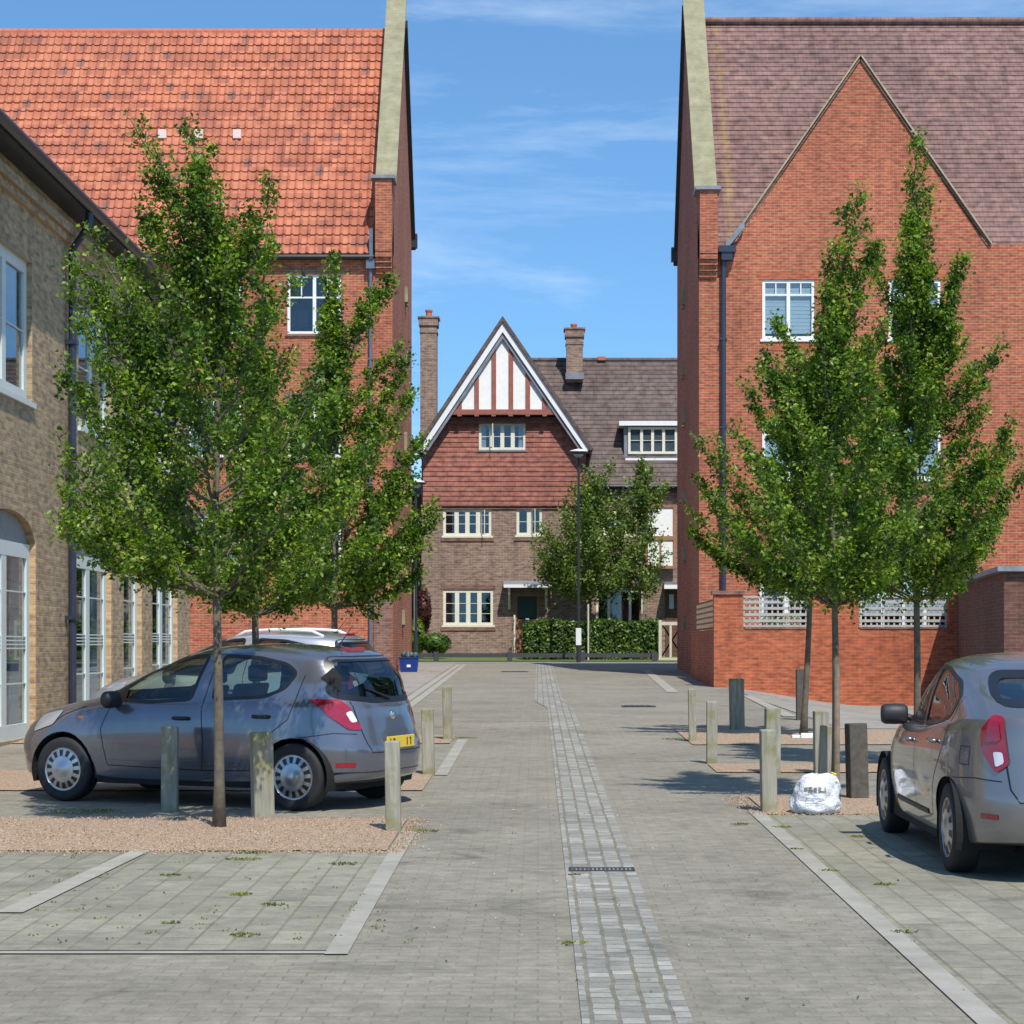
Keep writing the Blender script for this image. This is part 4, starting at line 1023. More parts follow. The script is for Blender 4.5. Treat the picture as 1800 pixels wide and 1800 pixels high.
# ================================================================== STREET FURNITURE
def street_lamp(px, Y, ytop, label, sign=None, mat='black_metal', r=.055):
    s = FPX / Y; X = (px - VX) / s; z0 = gz(X, Y); z1 = EYE + (VY - ytop) / s
    t = thing('street_lamp', label, 'street lamp', (X, Y, z0), group='street lamps beyond the lane')
    m = MB(); m.tube([(X, Y, z0 - .1), (X, Y, z0 + 1.2), (X, Y, z0 + 1.22), (X, Y, z1 - .1)], [r * 1.5, r * 1.5, r, r * .8], 12); m.build('post', mat, t)
    m = MB(); m.lathe([(0, z1 - .02), (.10, z1 - .10), (.38, z1 - .12), (.40, z1 - .16), (.30, z1 - .19), (.0, z1 - .2)], 24, c=(X, Y, 0)); m.build('lamp_head', mat, t, smooth=True)
    m = MB(); m.lathe([(0, z1 + .01), (.30, z1 - .06), (.37, z1 - .115), (.10, z1 - .095), (0, z1 - .015)], 24, c=(X, Y, 0)); m.build('lamp_cap', 'marker_white', t, smooth=True)
    m = MB(); m.lathe([(.07, z1 - .205), (.2, z1 - .205), (.12, z1 - .30), (.06, z1 - .32)], 20, c=(X, Y, 0)); m.build('lamp_glass', 'lamp_glass', t)
    if sign:
        za, zb = EYE + (VY - sign[1]) / s, EYE + (VY - sign[0]) / s
        m = MB(); m.box(X - .10, X + .10, Y - r * 1.5 - .02, Y - r * 1.5, za, zb); sg = m.build('notice', 'marker_white', t)
    return t
street_lamp(1017, 81.6, 789, 'tall black street lamp with a white notice in front of the hedge', sign=(1104, 1134))
street_lamp(731, 80.0, 843, 'shorter street lamp with pale cap in the gap left of the gabled house')

# knee rail
t = thing('knee_rail', 'low dark timber knee rail along the far edge of the road', 'fence', (0, 83.2, gz(0, 83)))
s = FPX / 83.2; zr = EYE + (VY - 1151) / s
m = MB(); m.box(-5.5, (1158 - VX) / s, 83.16, 83.24, zr - .10, zr + .06); m.build('rail', 'fence_dark', t)
for px in (648, 767, 896, 1018 + 6, 1150):
    X = (px - VX) / s; m = MB(); m.box(X - .10, X + .10, 83.07, 83.155, gz(0, 83) - .1, zr + .12); m.build('post', 'fence_dark', t)
# sapling stakes
for px, y0, Yk, label in ((729, 1000, 84.5, 'thin pale green stake beside the corner of the red brick house'), (1034, 1062, 84.3, 'slim pale stake standing in front of the clipped hedge')):
    s = FPX / Yk; X = (px - VX) / s
    m = MB(); m.tube([(X, Yk, gz(0, 83)), (X, Yk, EYE + (VY - y0) / s)], .035, 8); tag(m.build('garden_stake', 'fence_cream'), label, 'stake')
# cream garden gate
Yg = 84.2; s = FPX / Yg; GX = lambda x: (x - VX) / s; GZ = lambda y: EYE + (VY - y) / s
t = thing('garden_gate', 'cream wooden trellis gate at the right end of the hedge', 'gate', (GX(1180), Yg, GZ(1162)))
m = MB(); m.box(GX(1158), GX(1163), Yg, Yg + .1, GZ(1163), GZ(1090)); m.box(GX(1200), GX(1205), Yg, Yg + .1, GZ(1163), GZ(1090)); m.build('gate_post', 'fence_cream', t)
m = MB(); m.box(GX(1163.2), GX(1199.8), Yg + .02, Yg + .08, GZ(1162), GZ(1156)); m.box(GX(1163.2), GX(1199.8), Yg + .02, Yg + .08, GZ(1099), GZ(1093)); m.box(GX(1177), GX(1181), Yg + .03, Yg + .07, GZ(1155.5), GZ(1099.5))
for (a, b) in (((1164, 1155), (1199, 1100)), ((1164, 1100), (1199, 1155))): m.obox([(GX(p[0]) + k, Yg + .04 + (.012 if a[1] > b[1] else 0), GZ(p[1]) + q) for p in (a, b) for k in (0, .001) for q in (0, .1)])
m.build('gate_frame', 'fence_cream', t)

# timber bollards
BPOSTS = []
def bollard(px, yt, yb, wpx, label, mat='post_wood', gr='weathered timber bollards along the planted beds', rz=None, lean=0.0):
    X, Y = gp(px, yb); s = FPX / Y; h = (yb - yt) / s; w = wpx / s / 2
    Y += w; t_ = MB(); bev = .012
    t_.box(-w, w, -w, w, -.15, h)
    o = t_.build('bollard', mat, None, bevel=bev)
    o.location = (X, Y, gz(X, Y)); o.rotation_euler = (R(rnd.uniform(-1.2, 1.2)), R(lean + rnd.uniform(-1.3, 1.3)), R(rnd.uniform(-5, 5)) if rz is None else R(rz))
    tag(o, label, 'bollard', gr)
    return o
bollard(691, 1303, 1463, 27, 'pale timber bollard at the right end of the nearest left gravel bed')
bollard(296, 1278, 1425, 28, 'shaded timber bollard in front of the front door of the grey hatchback', rz=2)
bollard(460, 1288, 1438, 36, 'thick mossy topped timber bollard in front of the rear wheel of the grey hatchback', rz=18)
bollard(753, 1246, 1363, 21, 'timber bollard just behind the tail of the grey hatchback')
bollard(787, 1207, 1301, 16, 'farthest timber bollard on the left, beside the lane')
bollard(1353, 1283, 1429, 27, 'tall grey timber bollard left of the white bag', rz=3)
bollard(1359, 1245, 1362, 26, 'timber bollard directly behind the one left of the white bag', rz=3)
bollard(1252, 1233, 1343, 19, 'slim pale timber bollard second from the lane on the right')
bollard(1297, 1193, 1284, 24, 'brown tinged timber bollard below the corner of the garden wall')
bollard(1218, 1211, 1304, 13, 'thin mossy bollard nearest the lane on the right', rz=0)
bollard(1409, 1176, 1266, 16, 'dark stained bollard standing against the garden wall', mat='dark_post', rz=0)
bollard(1446, 1250, 1362, 26, 'timber bollard behind the tree trunk by the white bag')
bollard(1452, 1276, 1406, 27, 'leaning dark grey bollard just behind the white bag', lean=3)
bollard(1510, 1272, 1406, 33, 'thick dark bollard between the white bag and the silver car', mat='dark_post', rz=8)
bollard(1000 + 560, 1240, 1340, 22, 'timber bollard hidden behind the mirror of the silver car') if False else None

# recycling boxes
X, Y = (720 - VX) / 56.0, FPX / 56.0
t = thing('recycling_box', 'blue plastic recycling box with grey green waste on top beside the house corner', 'recycling box', (X, Y - .3, gz(X, Y)))
z0 = gz(X, Y) - .02
m = MB(); m.obox([(X + x, Y - .3 + y, z) for (x0, x1, z_) in () for x in ()] or [(X + sx * wx, Y - .3 + sy * wy, z) for sx in (-1, 1) for sy in (-1, 1) for (z, wx, wy) in ((z0, .25, .17), (z0 + .45, .30, .21))]); m.build('box', 'bin_blue', t)
m = MB(); m.box(X - .32, X + .32, Y - .53, Y - .07, z0 + .452, z0 + .485); m.build('rim', 'bin_blue', t)
m = MB(); r = random.Random(2)
for k in range(7):
    a, b = X + r.uniform(-.2, .2), Y - .3 + r.uniform(-.12, .12); m.lathe([(0, z0 + .46), (.09, z0 + .47), (.10, z0 + .56), (.06, z0 + .62), (0, z0 + .63)], 10, c=(a, b, r.uniform(-.03, .05)))
m.build('waste', 'bin_lid', t, smooth=True)
m = MB(); m.box(X - .06, X + .06, Y - .515, Y - .50, z0 + .17, z0 + .25); m.build('label', 'marker_white', t)

# white plastic bag
t = thing('plastic_bag', 'full white printed plastic charity bag with yellow tie on the gravel', 'bag', (0, 0, 0))
bx, by = gp(1437, 1434); sb = FPX / by; by += .16; t.location = (bx, by, gz(bx, by) + .01)
m = MB(); r = random.Random(9); n = 40
prof = [(0, 0), (.19, 0), (.222, .035), (.22, .09), (.205, .16), (.19, .23), (.178, .29), (.155, .325), (.09, .348), (0, .335)]
k0 = 0
from mathutils import noise as mnoise
rings = []
for i in range(28):
    tt = i / 27 * (len(prof) - 1); a = int(min(tt, len(prof) - 2)); f = tt - a; rr = prof[a][0] * (1 - f) + prof[a + 1][0] * f; hh = prof[a][1] * (1 - f) + prof[a + 1][1] * f
    for j in range(n):
        q = 2 * math.pi * j / n; d = mnoise.noise(Vector((math.cos(q) * 2.2, math.sin(q) * 2.2, hh * 11))) * .035 + mnoise.noise(Vector((math.cos(q) * 6, math.sin(q) * 6, hh * 24))) * .018
        x_ = (rr + d * min(1, rr / .1)) * math.cos(q); y_ = (rr * .8 + d * min(1, rr / .1)) * math.sin(q)
        m.v.append((x_ + hh * .08 , y_, max(0, hh + (d * .5 if hh > .02 else 0))))
for i in range(27):
    for j in range(n): m.f.append((i * n + j, i * n + (j + 1) % n, (i + 1) * n + (j + 1) % n, (i + 1) * n + j))
bag = m.build('bag_body', 'bag_plastic', t, world=False, smooth=True)
bbm = bmesh.new(); bbm.from_mesh(bag.data); bt = BVHTree.FromBMesh(bbm)
def bagpatch(u0, u1, v0, v1, mat, name='print'):
    mm = MB(); nu, nv = 8, 4
    for j in range(nv + 1):
        for i in range(nu + 1):
            x = u0 + (u1 - u0) * i / nu; z = v0 + (v1 - v0) * j / nv; h = bt.ray_cast(Vector((x, -1, z)), Vector((0, 1, 0)))
            p = h[0] if h[0] else Vector((x, -.1, z)); mm.v.append((p.x, p.y - .003, p.z))
    for j in range(nv):
        for i in range(nu): a = j * (nu + 1) + i; mm.f.append((a, a + 1, a + nu + 2, a + nu + 1))
    return mm
mm = MB()
for (a, b, c, d) in ((-.115, -.085, .20, .235), (-.08, -.04, .195, .215), (-.078, -.05, .222, .238), (-.03, -.005, .19, .235), (.01, .03, .192, .24), (.03, .06, .19, .207), (.06, .075, .19, .24)):
    q = bagpatch(a, b, c, d, 0); k = len(mm.v); mm.v += q.v; mm.f += [tuple(k + i for i in f) for f in q.f]
mm.build('print', 'print_olive', t, world=False)
mm = MB()
for (a, b, c, d) in ((-.15, -.03, .115, .128), (-.10, .03, .135, .142), (-.12, .0, .095, .102)):
    q = bagpatch(a, b, c, d, 0); k = len(mm.v); mm.v += q.v; mm.f += [tuple(k + i for i in f) for f in q.f]
mm.build('print', 'print_grey', t, world=False)
mm = MB(); mm.tube([(.10, -.02, .33), (.16, -.05, .31), (.175, -.06, .345), (.14, -.03, .36)], [.008, .012, .012, .006], 6); mm.tube([(.16, -.05, .31), (.18, -.08, .28)], [.010, .006], 6)
mm.build('tie', 'yellow_tie', t, world=False)
# small white scrap at the foot of the slim tree
X, Y = gp(1418, 1299); m = MB(); m.box(X - .22, X + .02, Y - .12, Y + .02, gz(X, Y) + .01, gz(X, Y) + .06); m.box(X - .10, X + .10, Y - .15, Y - .125, gz(X, Y) + .01, gz(X, Y) + .09)
tag(m.build('paper_scrap', 'marker_white', bevel=.006), 'white scrap of packaging lying by the slim tree', 'litter')
# flower trough behind the lattice
X, Z = XZ(1372, 1105, 55.0); t = thing('window_box', 'dark planter with small orange flowers seen through the left lattice', 'planter', (X, 55.2, Z))
m = MB(); m.box(X - .5, X + .5, 54.9, 55.3, gz(X, 55), Z + .05); m.build('trough', 'fence_dark', t)
m = MB(); r = random.Random(6)
for k in range(260):
    a, b, c = X + r.uniform(-.5, .5), 55.1 + r.uniform(-.2, .2), Z + .05 + r.random() ** 1.5 * .28; w = .03; q = r.uniform(0, 3); m.quad((a - w, b, c), (a, b - w * math.sin(q), c - w), (a + w, b, c), (a, b + w * math.sin(q), c + w))
m.build('plants', 'leaf_hedge', t, fix=False)
m = MB()
for k in range(22):
    a, b, c = X + r.uniform(-.45, .45), 54.88, Z + .1 + r.random() * .2; w = .025; m.quad((a - w, b, c), (a, b, c - w), (a + w, b, c), (a, b, c + w))
m.build('flowers', 'flower', t, fix=False)
# ================================================================== FOLIAGE
def leaf_mesh(name, P, N, size, mat, parent, seed=0, asp=.62):
    """P: (n,3) positions; one folded leaf of two quads-halves at each"""
    g = np.random.default_rng(seed); n = len(P)
    nrm = N + g.normal(0, .55, (n, 3)); nrm /= np.linalg.norm(nrm, axis=1)[:, None]
    a = g.normal(0, 1, (n, 3)); a -= (a * nrm).sum(1)[:, None] * nrm; a /= np.linalg.norm(a, axis=1)[:, None]
    b = np.cross(nrm, a); sz = size * g.uniform(.65, 1.3, n)[:, None]
    L, Wd = sz * .5, sz * .5 * asp
    v = np.stack([P - a * L, P + b * Wd - a * L * .1 + nrm * L * .18, P + a * L, P - b * Wd - a * L * .1 + nrm * L * .18], 1).reshape(-1, 3)
    me = bpy.data.meshes.new(name); me.vertices.add(4 * n); me.vertices.foreach_set('co', v.astype(np.float32).ravel())
    f = np.arange(4 * n).reshape(n, 4)
    # two triangles per leaf: folded along the midrib
    tri = np.stack([f[:, [0, 1, 2]], f[:, [0, 2, 3]]], 1).reshape(-1)
    me.loops.add(len(tri)); me.loops.foreach_set('vertex_index', tri.astype(np.int32)); me.polygons.add(2 * n)
    me.polygons.foreach_set('loop_start', np.arange(0, 6 * n, 3, dtype=np.int32)); me.polygons.foreach_set('loop_total', np.full(2 * n, 3, dtype=np.int32))
    me.update(calc_edges=True); me.materials.append(MATS[mat])
    o = bpy.data.objects.new(name, me); COL.objects.link(o); o.parent = parent; return o

def tree(X, Y, H, cz, prof, tips, label, group, seed, nl=34, leaf=.062, dens=1.0, r0=.045, cat='tree', mat='leaf_green', lean=(0, 0), name='tree', spread=.10, droop=0.0, barkm='bark', sig=1.0):
    """prof(f) crown radius at height fraction f; tips: (dx, dy, z) explicit leading shoots"""
    rg = random.Random(seed); g = np.random.default_rng(seed)
    t = thing(name, label, cat, (X, Y, gz(X, Y)), group=group)
    m = MB(); n = 12; axis = []
    for i in range(n + 1):
        f = i / n; z = f * H * .93
        axis.append(Vector((lean[0] * f + .05 * math.sin(f * 5 + seed) * f, lean[1] * f + .05 * math.cos(f * 4 + seed) * f, z - .05 if i == 0 else z)))
    rad = [r0 * (1.45 if i == 0 else 1) * (1 - .93 * (i / n)) ** .75 + .004 for i in range(n + 1)]
    m.tube(axis, rad, 9)
    def ax(z):
        f = max(0, min(.999, z / (H * .93))) * n; i = int(f); return axis[i].lerp(axis[i + 1], f - i)
    P, Nn = [], []
    def twig(pts, r_, lv, sg, bare=.10):
        m.tube(pts, [r_ * (1 - .8 * k / (len(pts) - 1)) + .0015 for k in range(len(pts))], 5, caps=False)
        L = sum((pts[k + 1] - pts[k]).length for k in range(len(pts) - 1))
        cnt = int(lv * L)
        for _ in range(cnt):
            f = bare + (1 - bare) * rg.random() ** .85; q = f * (len(pts) - 1); i = min(int(q), len(pts) - 2); p = pts[i].lerp(pts[i + 1], q - i)
            s_ = sg * (1.15 - .55 * f)
            P.append((p.x + rg.gauss(0, s_), p.y + rg.gauss(0, s_), p.z + rg.gauss(0, s_) - droop * rg.random())); Nn.append((rg.gauss(0, .5), rg.gauss(0, .5) , .75))
    def shoot(p0, p1, curve, r_, lv, sg, bare=.10):
        pts = []
        for k in range(8):
            f = k / 7; p = p0.lerp(p1, f); p += Vector((rg.gauss(0, .02), rg.gauss(0, .02), -curve * 4 * f * (1 - f)))
            pts.append(p)
        twig(pts, r_, lv, sg, bare); return pts
    limbs = []
    for k in range(nl):
        f = (k + .5) / nl; zt_ = cz + (H - cz) * (.03 + .92 * f)      # tip height
        fr = (zt_ - cz) / (H - cz); rr = prof(fr) * rg.uniform(.72, 1.06); a = k * 2.399963 + rg.uniform(-.3, .3)
        z0 = max(cz * .86, zt_ - (.35 + .95 * rr) * rg.uniform(.85, 1.15))
        limbs.append((ax(z0), Vector((rr * math.cos(a) + ax(zt_).x, rr * math.sin(a) + ax(zt_).y, zt_))))
    for (dx, dy, z) in tips:
        q = Vector((dx, dy, z)); h = math.hypot(dx - ax(min(z, H)).x, dy); z0 = max(cz * .88, z - max(1.5 - .5 * h, h + .2)); limbs.append((ax(z0), q))
    limbs.append((ax(H * .55), Vector((ax(H).x, ax(H).y, H))))
    for (p0, p1) in limbs:
        L = (p1 - p0).length; lv = 250 * dens
        lv *= rg.choice([.45, .8, 1.0, 1.25])
        pts = shoot(p0, p1, .10 * L if (p1 - p0).z < L * .8 else .02 * L, r0 * .24 + .003 * L, lv, spread * sig, .22)
        ns = max(2, int(L * 5.0))
        for q in range(ns):
            f = .25 + .70 * (q + rg.random() * .7) / ns; i = min(int(f * 7), 6); b = pts[i].lerp(pts[i + 1], f * 7 - i)
            d = (p1 - p0).normalized(); side = Vector((rg.gauss(0, 1), rg.gauss(0, 1), rg.gauss(.25, .6))); side.normalize()
            l = (.12 + .15 * L * (1 - f)) * rg.uniform(.5, 1.4)
            e = b + (d * .75 + side * .8 + Vector((0, 0, .12))).normalized() * min(l, .75)
            shoot(b, e, 0, .006, lv * .95, spread * .62 * sig)
    m.build('trunk', barkm, t, world=False, smooth=True, fix=False)
    P = np.array(P); Nn = np.array(Nn)
    leaf_mesh('crown', P, Nn, leaf, mat, t, seed)
    return t, len(P)
def bell(top=.04, peak=.28, w=1.0, lo=.45, ex=1.35):
    def f(x):
        if x < peak: return w * (lo + (1 - lo) * math.sin(x / peak * math.pi / 2))
        q = (x - peak) / (1 - peak); return w * ((1 - q) ** ex * (1 - top) + top)
    return f
def tpos(px, Y): s = FPX / Y; return (px - VX) / s
cnt = 0
GL = 'young street trees on the left'; GR = 'young street trees on the right'
# near left tree
Y = 17.75; s = FPX / Y; X = tpos(385, Y)
def tp(pts, px0, Y, yb):
    s = FPX / Y; r = random.Random(int(px0)); return [((px - px0) / s, r.uniform(-.35, .35), (yb - py) / s) for px, py in pts]
t_, c = tree(X, Y, (1460 - 400) / s, (1460 - 985) / s, bell(w=1.36, peak=.34, lo=.45, ex=.62), tp([(228, 200), (322, 205), (262, 300), (340, 300), (372, 370), (480, 332), (440, 370), (240, 350), (250, 400), (118, 480), (135, 455), (210, 440), (105, 770), (120, 860), (110, 905), (130, 700), (290, 300), (350, 290), (150, 560), (560, 640), (600, 690), (105, 930), (180, 640), (170, 420), (215, 520), (120, 640), (112, 820), (160, 500), (640, 780), (620, 860)], 385, Y, 1460), 'near left street tree with tall leafy spires in the first gravel bed', GL, 21, nl=24, leaf=.047, dens=1.05, r0=.042, spread=.085)
cnt += c
# second left tree (behind the hatchback)
Y = 22.8; s = FPX / Y; yb = 1083 + EYE * s; X = tpos(450, Y)
t_, c = tree(X, Y, (yb - 600) / s, (yb - 1035) / s, bell(w=1.5, peak=.4, lo=.35), tp([(478, 420), (340, 600), (480, 600), (430, 520)], 450, Y, yb), 'middle left street tree rising behind the roof of the grey hatchback', GL, 33, nl=30, leaf=.052, dens=1.15, spread=.085, r0=.045)
cnt += c
# third left tree
Y = 30.4; s = FPX / Y; yb = 1083 + EYE * s; X = tpos(587, Y)
t_, c = tree(X, Y, (yb - 520) / s, (yb - 1035) / s, bell(w=1.45, peak=.38, lo=.35), tp([(688, 480), (585, 440), (730, 680), (745, 760), (760, 880), (755, 950), (650, 540), (700, 600), (745, 1000), (770, 900), (720, 620), (660, 500), (735, 830), (510, 700), (480, 820)], 587, Y, yb), 'farthest left street tree beside the lane in front of the red brick corner', GL, 45, nl=34, leaf=.062, dens=1.1, spread=.09, r0=.05)
cnt += c
# right trees
Y = 20.35; s = FPX / Y; yb = 1083 + EYE * s; X = tpos(1468, Y)
t_, c = tree(X, Y, (yb - 500) / s, (yb - 1010) / s, bell(w=1.22, peak=.36, lo=.35), tp([(1515, 318), (1472, 425), (1440, 560), (1400, 620), (1535, 420), (1560, 560), (1310, 780), (1330, 640), (1365, 640)], 1468, Y, yb), 'right street tree with dark trunk directly behind the white bag', GR, 58, nl=32, leaf=.048, dens=1.25, spread=.085, r0=.036)
cnt += c
Y = 31.0; s = FPX / Y; yb = 1083 + EYE * s; X = tpos(1412, Y)
t_, c = tree(X, Y, (yb - 600) / s, (yb - 1010) / s, bell(w=1.6, peak=.36, lo=.45), tp([(1222, 760), (1335, 615), (1305, 670), (1225, 830), (1248, 765), (1205, 890), (1210, 930), (1240, 960), (1280, 740), (1360, 560)], 1412, Y, yb), 'slim trunked tree farthest back on the right in front of the garden wall', GR, 64, nl=36, leaf=.064, dens=1.15, spread=.09, r0=.045, lean=(.25, 0))
cnt += c
Y = 24.9; s = FPX / Y; yb = 1083 + EYE * s; X = tpos(1612, Y)
t_, c = tree(X, Y, (yb - 430) / s, (yb - 1010) / s, bell(w=1.55, peak=.33, lo=.40, ex=1.1), tp([(1607, 238), (1612, 300), (1600, 380), (1640, 330), (1690, 460), (1670, 560), (1540, 450), (1760, 600), (1580, 430), (1480, 700), (1470, 820), (1500, 620), (1720, 800), (1790, 780)], 1612, Y, yb), 'tallest right street tree behind the silver car', GR, 71, nl=40, leaf=.055, dens=1.25, spread=.088, r0=.042)
cnt += c
# stake beside the white bag tree
X, Y = tpos(1471, 20.2), 20.2
m = MB(); m.tube([(X, Y, gz(X, Y)), (X, Y, gz(X, Y) + 1.3)], .028, 8); tag(m.build('tree_stake', 'stake_wood_lattice_shade'), 'round brown timber stake against the trunk behind the white bag', 'stake')
# birch in front of the far house
Y = 86.0; s = FPX / Y; yb = 1163; X = tpos(1037, Y)
t_, c = tree(X, Y, (yb - 815) / s, (yb - 1020) / s, bell(w=2.3, peak=.42, lo=.6, ex=.75), tp([(1075, 812), (1050, 850), (935, 980), (945, 1000), (965, 940), (1110, 850), (1000, 900)], 1037, Y, yb), 'loose crowned birch tree behind the black street lamp', 'birches by the far house', 83, nl=34, leaf=.14, dens=.34, r0=.07, mat='leaf_birch', spread=.28, droop=.35)
cnt += c
Y = 86.6; s = FPX / Y; X = tpos(1126, Y)
t_, c = tree(X, Y, (yb - 800) / s, (yb - 1030) / s, bell(w=1.35, peak=.5, lo=.7, ex=.8), tp([(1150, 812), (1120, 845), (1172, 850)], 1126, Y, yb), 'narrow birch tree against the white panels at the edge of the right building', 'birches by the far house', 91, nl=20, leaf=.14, dens=.30, r0=.06, mat='leaf_birch', spread=.20, droop=.15)
cnt += c
print('tree leaves', cnt)

def bush(name, label, cat, x0, x1, y0, y1, z0, z1, n, leaf, mat, seed, boxy=True, group=None, core=True, ell=False):
    g = np.random.default_rng(seed); t = thing(name, label, cat, ((x0 + x1) / 2, (y0 + y1) / 2, z0), group=group)
    if ell:
        d = g.normal(0, 1, (n, 3)); d /= np.linalg.norm(d, axis=1)[:, None]; rr = g.uniform(.72, 1.06, n)[:, None]
        P = d * rr * np.array([(x1 - x0) / 2, (y1 - y0) / 2, (z1 - z0) / 2]) + np.array([0, 0, (z1 - z0) / 2]); N = d
    else:
        P = g.uniform(0, 1, (n, 3)); N = np.zeros((n, 3)); face = g.integers(0, 5, n)
        face = g.choice([0, 1, 2, 3, 4], n, p=[.06, .06, .5, .1, .28])
        for k, (ax_, v) in enumerate(((0, 0), (0, 1), (1, 0), (1, 1), (2, 1))):
            q = face == k; P[q, ax_] = v; N[q, ax_] = 1 if v else -1
        P = (P - [.5, .5, 0]) * [x1 - x0, y1 - y0, z1 - z0] + g.normal(0, .05, (n, 3)); N[:, 2] += .4
        P[:, 2] += .05 * np.sin(P[:, 0] * 3)
    leaf_mesh('foliage', P, N, leaf, mat, t, seed)
    m = MB()
    if ell: m.lathe([(0, .02), (.55 * (x1 - x0) / 2, .1 * (z1 - z0)), (.8 * (x1 - x0) / 2, .4 * (z1 - z0)), (.6 * (x1 - x0) / 2, .75 * (z1 - z0)), (0, .88 * (z1 - z0))], 12)
    else:
        w, d = (x1 - x0) / 2 - .06, (y1 - y0) / 2 - .06; m.box(-w, w, -d, d, 0, z1 - z0 - .08)
    m.build('dark_core', 'leaf_core', t, world=False)  # plain dark solid core inside the shell of leaves
    return t
s_ = NT('leaf_core'); s_.col((0.018, 0.03, 0.008)); s_.rough(1); s_.done()
Yh = 84.6; s = FPX / Yh; BX = lambda x: (x - VX) / s; BZ = lambda y: EYE + (VY - y) / s
bush('hedge', 'clipped green hedge behind the knee rail in front of the far house', 'hedge', BX(923), BX(1154), Yh, Yh + 1.0, BZ(1162), BZ(1094), 9000, .13, 'leaf_hedge', 4)
bush('bush', 'rounded green bush below the ground floor window of the gabled house', 'bush', BX(738), BX(791), Yh + .4, Yh + 1.6, BZ(1150), BZ(1112), 1500, .12, 'leaf_hedge', 5, ell=True)
bush('bush', 'upright dark green bush against the left wall of the gabled house', 'bush', BX(716), BX(745), Yh + .5, Yh + 1.4, BZ(1155), BZ(1085), 1200, .12, 'leaf_green', 6, ell=True)
bush('purple_shrub', 'dark purple leaved shrub at the left corner of the gabled house', 'shrub', BX(726), BX(754), Yh + 1.6, Yh + 2.5, BZ(1115), BZ(1030), 1400, .12, 'leaf_purple', 7, ell=True)
# ================================================================== CARS
def half_ring(xr, xf, w, nr, nf, zp, N=64):
    a = np.linspace(math.pi, 0, 900); c, s = np.cos(a), np.sin(a)
    n = np.where(c < 0, nr, nf); xm, A = (xr + xf) / 2, (xf - xr) / 2
    x = xm + A * np.sign(c) * np.abs(c) ** (2 / n); y = w * np.abs(s) ** (2 / n)
    d = np.concatenate([[0], np.cumsum(np.hypot(np.diff(x), np.diff(y)))]); t = np.linspace(0, d[-1], N)
    x, y = np.interp(t, d, x), np.interp(t, d, y)
    zx = [p[0] for p in zp]; zz = [p[1] for p in zp]
    # smooth z profile
    xs_ = np.linspace(-.5, 5.2, 300); zs = np.interp(xs_, zx, zz); k = np.ones(17) / 17; zs = np.convolve(np.pad(zs, 8, 'edge'), k, 'valid')
    return np.stack([x, y, np.interp(x, xs_, zs)], 1)
def inside(p, poly):
    x, y = p; r = False; n = len(poly)
    for i in range(n):
        x1, y1 = poly[i]; x2, y2 = poly[(i + 1) % n]
        if (y1 > y) != (y2 > y) and x < (x2 - x1) * (y - y1) / (y2 - y1) + x1: r = not r
    return r
def rounded(poly, r=.04, n=4):
    out_ = []; m_ = len(poly)
    for i in range(m_):
        p0, p, p1 = (Vector(poly[(i + k) % m_]) for k in (-1, 0, 1)); a, b = (p0 - p), (p1 - p)
        q = min(r, a.length * .4, b.length * .4); A, B = p + a.normalized() * q, p + b.normalized() * q
        for k in range(n + 1):
            t = k / n; out_.append(tuple(A * (1 - t) ** 2 + p * 2 * t * (1 - t) + B * t * t))
    return out_
def dens(poly, step=.05, closed=True):
    o = []; n = len(poly)
    for i in range(n if closed else n - 1):
        a, b = Vector(poly[i]), Vector(poly[(i + 1) % n]); k = max(1, int((b - a).length / step))
        for j in range(k): o.append(tuple(a.lerp(b, j / k)))
    if not closed: o.append(poly[-1])
    return o
